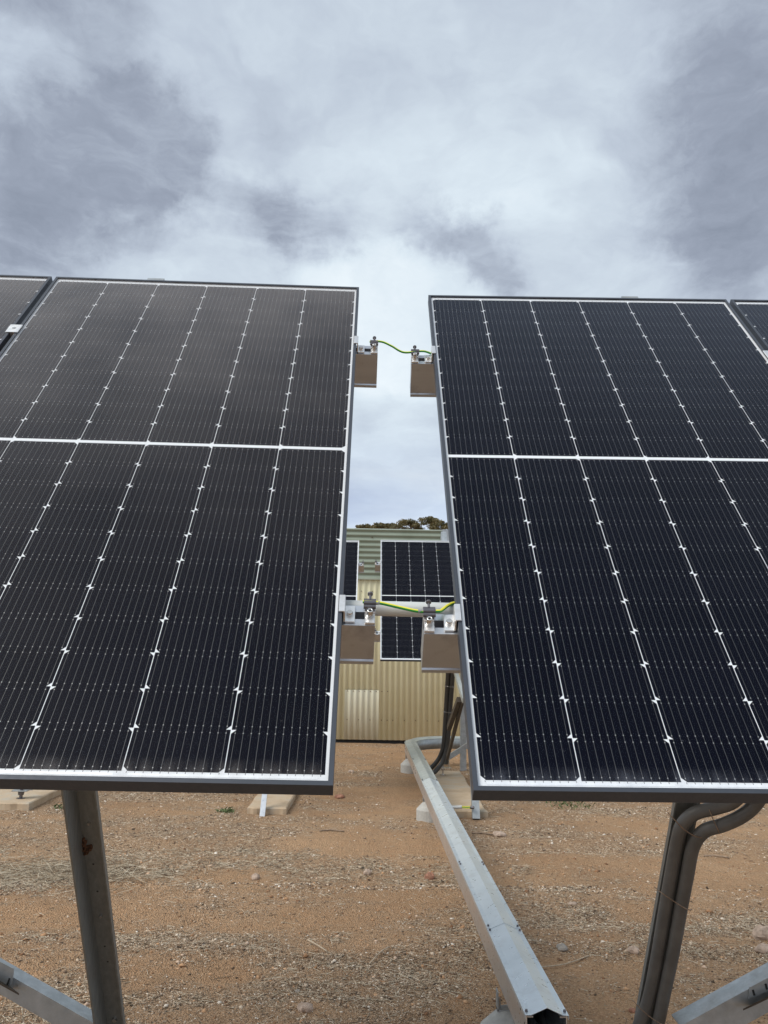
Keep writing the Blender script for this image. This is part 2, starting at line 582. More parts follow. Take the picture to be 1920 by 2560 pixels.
def ground_mats():
    m, t, b = newmat('red_brown_soil')
    tc = t.new('ShaderNodeTexCoord')
    o = tc.outputs['Object']
    at = t.new('ShaderNodeAttribute'); at.attribute_name = 'litter'
    lit = at.outputs['Fac']
    n1 = t.noise(o, 1.1, 6, 0.6)
    n2 = t.noise(o, 14, 8, 0.65)
    n3 = t.noise(o, 90, 5, 0.7)
    n4 = t.noise(t.vmath('MULTIPLY', o, (1, 2.2, 1)), 45, 5, 0.7)
    vo = t.new('ShaderNodeTexVoronoi'); vo.inputs['Scale'].default_value = 120
    t.link(o, vo.inputs['Vector'])
    soil = t.ramp(n1, [(0.3, (0.45, 0.262, 0.142)), (0.5, (0.57, 0.345, 0.192)), (0.72, (0.69, 0.43, 0.245))])
    soil = t.mix(t.maprange(n2, 0.35, 0.7, 0.0, 0.5), soil, (0.48, 0.33, 0.20))
    soil = t.mix(t.maprange(n3, 0.52, 0.68, 0.0, 0.55), soil, (0.74, 0.55, 0.37))
    soil = t.mix(t.maprange(n3, 0.48, 0.34, 0.0, 0.5), soil, (0.27, 0.16, 0.09))
    soil = t.mix(t.maprange(n4, 0.28, 0.44, 0.75, 0.0), soil, (0.20, 0.12, 0.07))
    grit = t.ramp(t.sep(vo.outputs['Color'])[0],
                  [(0.0, (0.09, 0.065, 0.05)), (0.35, (0.30, 0.20, 0.125)), (0.7, (0.50, 0.36, 0.235)), (1.0, (0.85, 0.70, 0.52))])
    f = t.math('MULTIPLY', t.math('MULTIPLY', lit, 0.9), t.maprange(n4, 0.25, 0.6, 0.55, 1.0), clamp=True)
    c = t.mix(f, soil, grit)
    t.link(c, b.inputs['Base Color'])
    b.inputs['Roughness'].default_value = 0.95
    b.inputs['Specular IOR Level'].default_value = 0.1
    h = t.math('ADD', t.math('MULTIPLY', n2, 0.6), t.math('MULTIPLY', n3, 0.35))
    h = t.math('ADD', h, t.math('MULTIPLY', vo.outputs['Distance'], 0.5))
    bp = t.new('ShaderNodeBump'); bp.inputs['Strength'].default_value = 1.0; bp.inputs['Distance'].default_value = 0.03
    t.link(h, bp.inputs['Height']); t.link(bp.outputs[0], b.inputs['Normal'])
    return m
SOIL = ground_mats()


def rand_mat(name, stops, scale, rough=0.9):
    """colour that jumps from piece to piece of a scatter (cell noise at their own place)"""
    m, t, b = newmat(name)
    at = t.new('ShaderNodeAttribute'); at.attribute_name = 'tone'
    t.link(t.ramp(at.outputs['Fac'], stops), b.inputs['Base Color'])
    b.inputs['Roughness'].default_value = rough
    b.inputs['Specular IOR Level'].default_value = 0.2
    return m
PEB = rand_mat('gravel_chips', [(0.0, (0.05, 0.04, 0.03)), (0.25, (0.22, 0.15, 0.10)), (0.55, (0.46, 0.34, 0.235)),
                                (0.8, (0.68, 0.55, 0.41)), (1.0, (0.90, 0.84, 0.74))], 60)
STRAW = rand_mat('dry_grass_bits', [(0.0, (0.08, 0.06, 0.045)), (0.3, (0.33, 0.26, 0.18)), (0.65, (0.60, 0.50, 0.36)),
                                    (1.0, (0.86, 0.77, 0.60))], 60)
STONE = plain_mat('field_stone', (0.46, 0.35, 0.27), 0.9, 0.0, 0.35, 22, 0.8)
STONE_RED = plain_mat('red_stone', (0.34, 0.17, 0.11), 0.9, 0.0, 0.35, 22, 0.8)
STONE_GREY = plain_mat('grey_stone', (0.33, 0.30, 0.26), 0.9, 0.0, 0.35, 22, 0.8)
STICK = plain_mat('dry_stick', (0.27, 0.20, 0.14), 0.85, 0.0, 0.3, 60)
STICK_PALE = plain_mat('bleached_stick', (0.52, 0.42, 0.30), 0.85, 0.0, 0.3, 60)
WEED = plain_mat('green_weed_leaf', (0.10, 0.14, 0.045), 0.7, 0.0, 0.4, 40)
BARK = plain_mat('eucalypt_bark', (0.16, 0.12, 0.09), 0.85, 0.0, 0.3, 6)


def leaf_mat():
    m, t, b = newmat('eucalypt_leaf')
    at = t.new('ShaderNodeAttribute'); at.attribute_name = 'tone'
    t.link(t.ramp(at.outputs['Fac'], [(0.0, (0.045, 0.045, 0.02)), (0.5, (0.11, 0.10, 0.042)), (0.85, (0.19, 0.15, 0.055)),
                                      (1.0, (0.27, 0.19, 0.07))]), b.inputs['Base Color'])
    b.inputs['Roughness'].default_value = 0.55
    return m
LEAF = leaf_mat()

# ================================================================ ground
_tab = rng.random((256, 256))


def vnoise(x, y):
    xi = np.floor(x).astype(int); yi = np.floor(y).astype(int)
    fx = x - xi; fy = y - yi
    fx = fx * fx * (3 - 2 * fx); fy = fy * fy * (3 - 2 * fy)
    a = _tab[xi % 256, yi % 256]; b = _tab[(xi + 1) % 256, yi % 256]
    c = _tab[xi % 256, (yi + 1) % 256]; d = _tab[(xi + 1) % 256, (yi + 1) % 256]
    return (a * (1 - fx) + b * fx) * (1 - fy) + (c * (1 - fx) + d * fx) * fy


def fbm(x, y, o=4):
    s = 0; a = 0.5; tot = 0
    for k in range(o):
        s = s + a * vnoise(x * 2 ** k + 17.3 * k, y * 2 ** k + 9.1 * k); tot += a; a *= 0.5
    return s / tot


SOILP = [(0.0, 6.1, 0.42, 0.28, 1.0), (2.3, 5.8, 0.8, 0.25, 1.0), (2.2, 5.2, 0.6, 0.15, 0.6), (-1.2, 4.55, 1.6, 0.28, 0.95),
         (-2.0, 4.5, 0.9, 0.3, 0.8), (0.1, 4.3, 0.5, 0.25, 0.7), (0.05, 3.15, 0.25, 0.3, 0.8), (1.0, 3.5, 0.5, 0.2, 0.5),
         (1.4, 4.35, 0.6, 0.12, 0.7), (-0.45, 3.95, 0.4, 0.12, 0.6), (0.9, 5.35, 0.3, 0.2, 0.6), (1.1, 7.0, 0.6, 0.15, 0.6),
         (-2.4, 6.9, 0.3, 0.1, 0.5), (0.3, 8.4, 0.4, 0.9, 0.25), (0.75, 10.6, 0.7, 0.4, 0.9), (0.25, 5.0, 0.25, 0.5, 0.5)]


def litter(x, y):
    n = fbm(x * 0.9 + 3, y * 1.6 + 8, 5)
    m = np.clip((n - 0.36) / 0.24, 0, 1)
    s = np.zeros_like(m)
    for cx, cy, wx, wy, wg in SOILP:
        wob = 0.6 * (fbm(x * 3 + cx, y * 5, 3) - 0.5)
        s = np.maximum(s, wg * np.exp(-(((x - cx) / wx) ** 2 + ((y - cy) / wy) ** 2) * (1 + wob)))
    fine = fbm(x * 5 + 40, y * 7 + 3, 4)
    return np.clip(m * 0.58 + 0.16 - 0.66 * s + 1.1 * (fine - 0.5), 0.02, 1.0)


def height(x, y):
    near = np.exp(-np.maximum(0, np.hypot(x, y - 6) - 7) / 4)
    h = 0.034 * (fbm(x * 0.8, y * 0.8, 3) - 0.5) + 0.030 * (fbm(x * 3.1, y * 5.0, 4) - 0.5) + 0.013 * (fbm(x * 14, y * 18, 3) - 0.5)
    # shallow wheel ruts crossing in front of the far panels
    for yc in (4.55, 3.9, 6.0):
        yy = yc + 0.10 * np.sin(x * 0.7)
        h = h - 0.016 * np.exp(-((y - yy) / 0.13) ** 2)
        h = h + 0.009 * np.exp(-((y - yy - 0.26) / 0.10) ** 2)
    return h * near


def flatten(x, y, h):
    for x0, x1, y0, y1 in ((-3.6, -2.7, 7.1, 9.6), (-1.1, -0.6, 7.0, 9.5), (0.2, 1.1, 7.0, 10.0), (-9, 9, 11.7, 30)):
        inside = (x > x0) & (x < x1) & (y > y0) & (y < y1)
        h = np.where(inside, np.minimum(h, 0.0) * 0.5 - 0.004, h)
    return h


def grid_lines(a, b, step, lo, hi, grow=1.35):
    mid = list(np.arange(a, b + 1e-6, step))
    s = step; x = b; R = []
    while x < hi:
        s *= grow; x += s; R.append(x)
    s = step; x = a; Lh = []
    while x > lo:
        s *= grow; x -= s; Lh.append(x)
    return np.array(Lh[::-1] + mid + R)


gx = grid_lines(-4.6, 4.6, 0.024, -700, 700)
gy = grid_lines(2.2, 12.4, 0.024, -60, 900)
GX, GY = np.meshgrid(gx, gy, indexing='ij')
GZ = flatten(GX, GY, height(GX, GY))
nx, ny = GX.shape
me = bpy.data.meshes.new('ground')
nv = nx * ny
me.vertices.add(nv)
me.vertices.foreach_set('co', np.stack([GX, GY, GZ], -1).reshape(-1).astype(np.float32))
ii = (np.arange(nx - 1)[:, None] * ny + np.arange(ny - 1)[None, :]).reshape(-1)
quads = np.stack([ii, ii + ny, ii + ny + 1, ii + 1], 1).astype(np.int32)
me.loops.add(quads.size); me.polygons.add(len(quads))
me.loops.foreach_set('vertex_index', quads.reshape(-1))
me.polygons.foreach_set('loop_start', np.arange(0, quads.size, 4, dtype=np.int32))
me.polygons.foreach_set('use_smooth', np.ones(len(quads), bool))
me.update(calc_edges=True)
LG = litter(GX, GY)
a = me.attributes.new('litter', 'FLOAT', 'POINT')
a.data.foreach_set('value', LG.reshape(-1).astype(np.float32))
me.materials.append(SOIL)
go = bpy.data.objects.new('ground', me)
col.objects.link(go)
tag(go, 'bare red brown soil yard under the panels', kind='structure')


def scatter(name, pts, sizes, tones, mat, label, cat, kindshape):
    """one mesh of many small chips / straws"""
    n = len(pts)
    if kindshape == 'chip':
        tv = np.array([(1, 0, 0), (0, 1, 0), (-1, 0, 0), (0, -1, 0), (0, 0, 0.7), (0, 0, -0.4)], float)
        tf = np.array([(0, 1, 4), (1, 2, 4), (2, 3, 4), (3, 0, 4), (1, 0, 5), (2, 1, 5), (3, 2, 5), (0, 3, 5)])
        s = sizes[:, None] * rng.uniform(0.55, 1.25, (n, 3)) * np.array([1, 1, 0.75])
    else:
        tv = np.array([(-1, -.5, 0), (-1, .5, 0), (-1, 0, .8), (1, -.5, 0), (1, .5, 0), (1, 0, .8)], float)
        tf = np.array([(0, 3, 5), (0, 5, 2), (1, 2, 5), (1, 5, 4), (0, 1, 4), (0, 4, 3)])
        s = np.stack([sizes, sizes * 0 + 0.0014 + 0.0012 * rng.random(n), sizes * 0 + 0.0016], 1)
    V = tv[None] * s[:, None, :]
    if kindshape == 'chip':
        V = V + rng.normal(0, 0.18, V.shape) * s[:, None, :]
    az = rng.uniform(0, 2 * math.pi, n); ti = rng.normal(0, 0.22 if kindshape == 'chip' else 0.13, n)
    ct, st = np.cos(ti)[:, None], np.sin(ti)[:, None]
    x, y, z = V[..., 0], V[..., 1], V[..., 2]
    x, z = x * ct - z * st, x * st + z * ct
    ca, sa = np.cos(az)[:, None], np.sin(az)[:, None]
    V = np.stack([x * ca - y * sa, x * sa + y * ca, z], -1) + pts[:, None, :]
    k = tv.shape[0]
    F = (tf[None] + (np.arange(n) * k)[:, None, None]).reshape(-1, 3).astype(np.int32)
    me = bpy.data.meshes.new(name)
    me.vertices.add(n * k); me.vertices.foreach_set('co', V.reshape(-1).astype(np.float32))
    me.loops.add(F.size); me.polygons.add(len(F))
    me.loops.foreach_set('vertex_index', F.reshape(-1))
    me.polygons.foreach_set('loop_start', np.arange(0, F.size, 3, dtype=np.int32))
    me.update(calc_edges=True)
    at = me.attributes.new('tone', 'FLOAT', 'POINT')
    at.data.foreach_set('value', np.repeat(tones, k).astype(np.float32))
    me.materials.append(mat)
    o = bpy.data.objects.new(name, me)
    col.objects.link(o)
    tag(o, label, cat, kind='stuff')
    return o


def sample(n, y0, y1, power=1.0, floor=0.05):
    out = []
    tot = 0
    while tot < n:
        y = y0 + (y1 - y0) * rng.random(n * 2)
        x = (rng.random(n * 2) * 2 - 1) * (0.50 * y + 0.35)
        keep = rng.random(n * 2) < np.maximum(floor, litter(x, y) ** power) * (y / y1) * 1.0
        out.append(np.stack([x[keep], y[keep]], 1)); tot += keep.sum()
    P = np.concatenate(out)[:n]
    z = flatten(P[:, 0], P[:, 1], height(P[:, 0], P[:, 1]))
    ok = ~(((P[:, 0] > 0.16) & (P[:, 0] < 1.05) & (P[:, 1] > 7.1) & (P[:, 1] < 9.6)) | ((P[:, 0] > -1.08) & (P[:, 0] < -0.62) & (P[:, 1] > 7.1)) |
           ((P[:, 0] > -3.5) & (P[:, 0] < -2.75) & (P[:, 1] > 7.15) & (P[:, 1] < 9.6)) | (P[:, 1] > 12.05))
    return np.stack([P[:, 0], P[:, 1], z], 1)[ok]


P1 = sample(90000, 2.6, 5.2, 1.5, 0.05); P2 = sample(60000, 5.0, 12.0, 1.3, 0.05)
PP = np.concatenate([P1, P2])
sz = np.where(PP[:, 1] < 5.1, rng.lognormal(math.log(0.0036), 0.45, len(PP)), rng.lognormal(math.log(0.0062), 0.42, len(PP)))
scatter('gravel', PP, np.clip(sz, 0.0015, 0.018), np.clip(rng.beta(1.6, 1.7, len(PP)), 0, 1), PEB,
        'small stone chips and seed litter strewn over the red soil', 'gravel', 'chip')
# crumbs and clods of the soil itself
PC_ = np.concatenate([sample(2600, 2.6, 6.0, 0.3, 0.4), sample(1800, 6.0, 12.0, 0.3, 0.4)])
CLOD = rand_mat('soil_clods', [(0.0, (0.22, 0.115, 0.06)), (0.5, (0.42, 0.24, 0.13)), (0.85, (0.60, 0.37, 0.21)), (1.0, (0.74, 0.56, 0.42))], 60)
scatter('soil_crumbs', PC_, np.clip(rng.lognormal(math.log(0.0078), 0.45, len(PC_)), 0.004, 0.024), rng.random(len(PC_)), CLOD,
        'reddish crumbs and clods of earth on the soil', 'soil crumbs', 'chip')
P3 = sample(20000, 2.6, 6.0, 2.0, 0.03); P4 = sample(15000, 6.0, 12.0, 1.6, 0.03)
# a thicker drift of dry stalks at the left
gp = rng.normal(0, 1, (2600, 2)) * np.array([0.42, 0.17]) + np.array([-1.95, 5.35])
gz = height(gp[:, 0], gp[:, 1])
P5 = np.column_stack([gp, gz + 0.02 * rng.random(len(gp))])
PS = np.concatenate([P3, P4, P5])
ls = np.where(PS[:, 1] < 6, rng.lognormal(math.log(0.013), 0.55, len(PS)), rng.lognormal(math.log(0.017), 0.45, len(PS)))
ls[-len(P5):] = rng.lognormal(math.log(0.035), 0.5, len(P5))
PS[:, 2] += 0.002
scatter('dry_grass', PS, np.clip(ls, 0.004, 0.11), rng.random(len(PS)), STRAW,
        'dry broken grass stalks lying on the soil', 'dry grass', 'straw')


def hz_(x, y):
    return float(flatten(np.array([x]), np.array([y]), height(np.array([x]), np.array([y])))[0])


def stone(x, y, sx, sy, szz, mat, label, seed, group='loose stones on the soil'):
    r = np.random.default_rng(seed)
    mb = MB()
    nu, nvv = 14, 8
    ph = r.uniform(0, 6, 6)
    vs = []
    for j in range(1, nvv):
        th = math.pi * j / nvv
        for i in range(nu):
            a_ = 2 * math.pi * i / nu
            q = 1 + 0.16 * math.sin(2 * a_ + ph[0]) * math.sin(th) + 0.11 * math.sin(3 * a_ + ph[1] + 2 * th) + 0.07 * math.sin(5 * a_ + ph[2]) + r.normal(0, 0.035)
            vs.append((sx * q * math.sin(th) * math.cos(a_), sy * q * math.sin(th) * math.sin(a_), szz * q * math.cos(th)))
    top = len(vs); vs.append((0, 0, szz * 0.95)); vs.append((0, 0, -szz))
    fs = []
    for j in range(nvv - 2):
        for i in range(nu):
            i2 = (i + 1) % nu
            fs.append((j * nu + i, (j + 1) * nu + i, (j + 1) * nu + i2, j * nu + i2))
    for i in range(nu):
        fs.append((top, i, (i + 1) % nu))
        fs.append((top + 1, (nvv - 2) * nu + (i + 1) % nu, (nvv - 2) * nu + i))
    mb.add(vs, fs, 0, False)
    rz = r.uniform(0, 3)
    mb.xf(Matrix.Translation((0, 0, 0)) @ Matrix.Rotation(rz * 0.3, 4, 'Z'))
    o = mb.build('stone', mat)
    o.location = (x, y, hz_(x, y) + szz * 0.45)
    tag(o, label, 'stone', group)


stone(-0.239, 3.53, 0.030, 0.026, 0.019, STONE, 'biggest pale stone at the bottom centre of the yard', 1)
stone(-0.283, 3.71, 0.010, 0.009, 0.008, STONE_GREY, 'tiny grey stone just behind the big pale stone', 2)
stone(0.002, 5.39, 0.028, 0.024, 0.019, STONE, 'brown stone beside the orange bare patch', 3)
stone(-0.687, 5.29, 0.027, 0.026, 0.022, STONE, 'pale orange stone in the middle left of the yard', 4)
stone(0.948, 4.17, 0.030, 0.024, 0.018, STONE_GREY, 'grey brown stone halfway between the duct and the right post', 5)
stone(1.28, 4.13, 0.026, 0.024, 0.018, STONE, 'pink stone close to the left edge of the right post', 6)
stone(1.005, 6.48, 0.050, 0.040, 0.024, STONE, 'flat pink stone at the end of a twig right of the duct', 7)
stone(2.015, 4.34, 0.055, 0.042, 0.042, STONE, 'chunky pale rock at the right edge of the photo', 8)
stone(1.937, 4.19, 0.055, 0.028, 0.022, STONE, 'flat pale rock in front of the chunky one at the right edge', 9)
stone(0.395, 5.36, 0.035, 0.030, 0.026, STONE_RED, 'dark red stone in the shade left of the duct', 10)
stone(1.16, 4.83, 0.022, 0.016, 0.010, STONE, 'thin pale stone right of the middle of the duct', 12)
stone(-0.20, 9.4, 0.045, 0.03, 0.018, STONE, 'small light stone in front of the shed wall', 14)
stone(-0.27, 8.0, 0.05, 0.035, 0.022, STONE_RED, 'brown lump of soil behind the left panel corner', 15)
stone(1.08, 3.52, 0.014, 0.012, 0.010, STONE_RED, 'small round reddish pebble near the right brace', 16)


def stick(pts, r, mat, label):
    mb = MB().tube([(x, y, hz_(x, y) + r + dz) for x, y, dz in pts], r, 6, 4)
    tag(mb.build('stick', mat), label, 'stick', 'fallen sticks on the soil')


stick([(0.80, 6.52, 0.002), (0.88, 6.50, 0.006), (0.955, 6.47, 0.003)], 0.005, STICK, 'dark twig pointing at the flat pink stone')
stick([(-0.283, 4.243, 0.012), (-0.235, 4.18, 0.006), (-0.18, 4.10, 0.0)], 0.004, STICK_PALE, 'pale bent twig on the orange soil in the centre')
stick([(2.40, 6.053, 0.0), (2.47, 6.02, 0.008), (2.55, 5.974, 0.0)], 0.006, STICK, 'dark stick on orange soil at the right')
stick([(-0.373, 6.54, 0.002), (-0.28, 6.56, 0.004), (-0.18, 6.525, 0.002)], 0.005, STICK, 'brown stick under the left panel corner')
stick([(0.02, 4.0, 0.002), (0.07, 4.08, 0.014), (0.115, 4.17, 0.006)], 0.003, STICK_PALE, 'thin pale stalk left of the duct')
stick([(0.72, 3.98, 0.002), (0.90, 4.0, 0.008), (1.06, 4.10, 0.002)], 0.003, STICK_PALE, 'long bleached stalk right of the duct')


def weed(x, y, r, n, label, seed):
    rr = random.Random(seed)
    mb = MB()
    for k in range(n):
        a_ = rr.uniform(0, 6.28); d = r * rr.random() ** 0.6; L = rr.uniform(0.015, 0.04)
        cx, cy = x + d * math.cos(a_), y + d * math.sin(a_)
        b_ = rr.uniform(0, 6.28); w = 0.004
        z = hz_(cx, cy)
        mb.add([(cx - w * math.sin(b_), cy + w * math.cos(b_), z), (cx + w * math.sin(b_), cy - w * math.cos(b_), z),
                (cx + L * .5 * math.cos(b_) + w * math.sin(b_), cy + L * .5 * math.sin(b_) - w * math.cos(b_), z + L * .7),
                (cx + L * math.cos(b_), cy + L * math.sin(b_), z + L * .8)], [(0, 1, 2, 3)])
    tag(mb.build('weed', WEED), label, 'weed', kind='stuff')


weed(-1.205, 7.20, 0.07, 60, 'small green weed left of the middle concrete slab', 1)
weed(-2.62, 7.30, 0.08, 50, 'green weed beside the left concrete slab', 2)
weed(1.85, 7.75, 0.22, 90, 'green weed just below the right panel edge', 3)

# ================================================================ solar panels
W, L = 1.134, 2.094
S_, E_, M_ = 0.0149, 0.0254, 0.0066
LIP = 0.0092
TH = 0.033
PX = (W - 2 * S_) / 6
PY = (L / 2 - E_ - M_) / 11
CWID, CHGT, CHM = PX - 0.0019, PY - 0.00025, 0.0092


def make_cell_mesh():
    w, h, c = CWID / 2, CHGT / 2, CHM
    o = [(-w, -h), (w, -h), (w, h - c), (w - c, h), (-w + c, h), (-w, h - c)]
    mb = MB()
    n = 6
    mb.add([(x, y, 0.0004) for x, y in o] + [(x, y, 0) for x, y in o],
           [tuple(range(n))] + [(k, n + k, n + (k + 1) % n, (k + 1) % n) for k in range(n)])
    return mb


def make_module():
    root = thing('solar_panel', 'solar panel', 'solar panel')
    # four mitred frame sides
    prof = [(0, 0), (LIP, 0), (LIP, -0.0022), (0.0022, -0.0022), (0.0022, -TH + 0.0018), (0.026, -TH + 0.0018), (0.026, -TH), (0, -TH)]
    for side in range(4):
        mb = MB()
        n = len(prof)
        ring = []
        for end in (0, 1):
            for a_, z in prof:
                if side == 0: p = ((a_ if end == 0 else W - a_), a_, z)
                elif side == 1: p = (W - a_, (a_ if end == 0 else L - a_), z)
                elif side == 2: p = ((W - a_ if end == 0 else a_), L - a_, z)
                else: p = (a_, (L - a_ if end == 0 else a_), z)
                ring.append(p)
        mb.add(ring, [(k, n + k, n + (k + 1) % n, (k + 1) % n) for k in range(n)])
        mb.build('frame_rail', FRAME, root, False)
    MB().box(LIP * 0.6, W - LIP * 0.6, LIP * 0.6, L - LIP * 0.6, -0.0082, -0.0072).build('backsheet', BACK, root, False)
    MB().box(0.0026, W - 0.0026, 0.0026, L - 0.0026, -0.0058, -0.0024).build('glass', GLASS_L, root, False)
    cmb = make_cell_mesh()
    first = None
    for half in (0, 1):                       # 0 lower, 1 upper
        for r in range(11):
            for c in range(6):
                even = c % 2 == 0
                top = (half == 1) == even     # chamfered corners at the top?
                y = (E_ if half == 0 else L / 2 + M_) + (r + 0.5) * PY
                if first is None:
                    o = cmb.build('cell', CELL, root, False); first = o
                else:
                    o = bpy.data.objects.new('cell', first.data); col.objects.link(o); o.parent = root
                o.location = (S_ + (c + 0.5) * PX, y, -0.0071)
                if not top:
                    o.rotation_euler = (0, 0, math.pi)
    # bright bus ribbons: along the middle and, in pairs, along both ends
    rib = None
    for (x0, x1, yc) in [(S_ + 0.008, S_ + PX - 0.006, L / 2)] + [(S_ + PX * (1 + 2 * k) + 0.004, S_ + PX * (3 + 2 * k) - 0.006, L / 2) for k in (0, 1)] + \
                        [(S_ + PX * 5 + 0.004, W - S_ - 0.010, L / 2)] + \
                        [(S_ + PX * 2 * k + 0.012, S_ + PX * 2 * (k + 1) - 0.014, yy) for k in range(3) for yy in (LIP + 0.0095, L - LIP - 0.0085)]:
        h = 0.0026
        MB().box(x0, x1, yc - h, yc + h, -0.0071, -0.0068).build('ribbon', RIB, root, False)
    # thin tabs running from the end cells to the ribbons
    mb = MB()
    for c in range(6):
        for k in range(12):
            x = S_ + (c + 0.5) * PX + (k - 5.5) * 0.182 / 12
            for (y0, y1) in ((LIP + 0.0121, E_), (L - E_, L - LIP - 0.0111)):
                mb.box(x - 0.0005, x + 0.0005, y0, y1, -0.0071, -0.0069)
    o = mb.build('tab_wires', DARKSTEEL, root, False)
    o['kind'] = 'stuff'
    return root


AX_L = Matrix(((0.999887, -0.004482, 0.014339, -1.197731), (0.013754, 0.657031, -0.753738, 1.493272),
               (-0.006043, 0.753851, 0.657018, 1.202158), (0, 0, 0, 1)))
AX_R = Matrix(((0.999954, 0.000798, -0.009537, 0.188391), (-0.007657, 0.66455, -0.747205, 1.508135),
               (0.005741, 0.747243, 0.664526, 1.190768), (0, 0, 0, 1)))
FS = 0.80       # the far modules are a smaller size
AX_FR = Matrix(((1.0, -0.0043, -0.0021, 0.0858), (0.0012, 0.6581, -0.7529, 7.662), (0.0046, 0.7529, 0.6581, 1.2918), (0, 0, 0, 1)))
AX_FL = Matrix.Translation((-0.235 - W * FS, 0, -0.016)) @ AX_FR

proto = make_module()
GAPM = 0.0175
G = 'solar panels standing in two rows'


FRAME_LIP_LIT = metal_mat('lit_frame_lip', (0.74, 0.76, 0.78), (0.82, 0.84, 0.86), 0.25, (0.35, 0.5), 20, (1, 1, 1), 0.02)
_fm = {}


def place_module(ax, dx, scale, label, glass=None, first=[True]):
    if first[0]:
        o = proto; first[0] = False
    else:
        o = copy_tree(proto)
    o.matrix_basis = ax @ Matrix.Translation((dx, 0, 0)) @ Matrix.Scale(scale, 4)
    tag(o, label, 'solar panel', G)
    if scale < 1:
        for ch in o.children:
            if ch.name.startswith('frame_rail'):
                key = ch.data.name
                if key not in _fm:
                    me_ = ch.data.copy(); me_.materials.clear(); me_.materials.append(FRAME_LIP_LIT); me_.materials.append(FRAME)
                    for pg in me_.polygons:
                        if pg.normal.z < 0.7: pg.material_index = 1  # lip painted bright, other faces dark to stand for their shade
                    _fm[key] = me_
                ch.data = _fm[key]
    if glass is not None:
        for ch in o.children:
            if ch.name.startswith('glass'):
                me_ = ch.data.copy(); me_.materials.clear(); me_.materials.append(glass); ch.data = me_
    return o


place_module(AX_L, 0, 1, 'large dusty grey-sheened solar panel left of the gap, nearest the camera')
place_module(AX_L, -(W + GAPM), 1, 'cropped solar panel at the left edge, beside the large dusty one')
place_module(AX_R, 0, 1, 'large dark blue-black solar panel right of the gap, nearest the camera', GLASS_R)
place_module(AX_R, W + GAPM, 1, 'sliver of solar panel at the right edge, beside the large dark one', GLASS_R)
place_module(AX_FR, 0, FS, 'small-looking far solar panel in front of the shed, seen whole through the gap', GLASS_R)
place_module(AX_FR, (W + GAPM) * FS, FS, 'far solar panel hidden mostly behind the right near panel, in front of the shed', GLASS_R)
place_module(AX_FL, 0, FS, 'far solar panel seen as a narrow strip at the left side of the gap', GLASS_R)

# ================================================================ mounting frames
def tr_local(mb, ax):
    return mb.xf(ax)


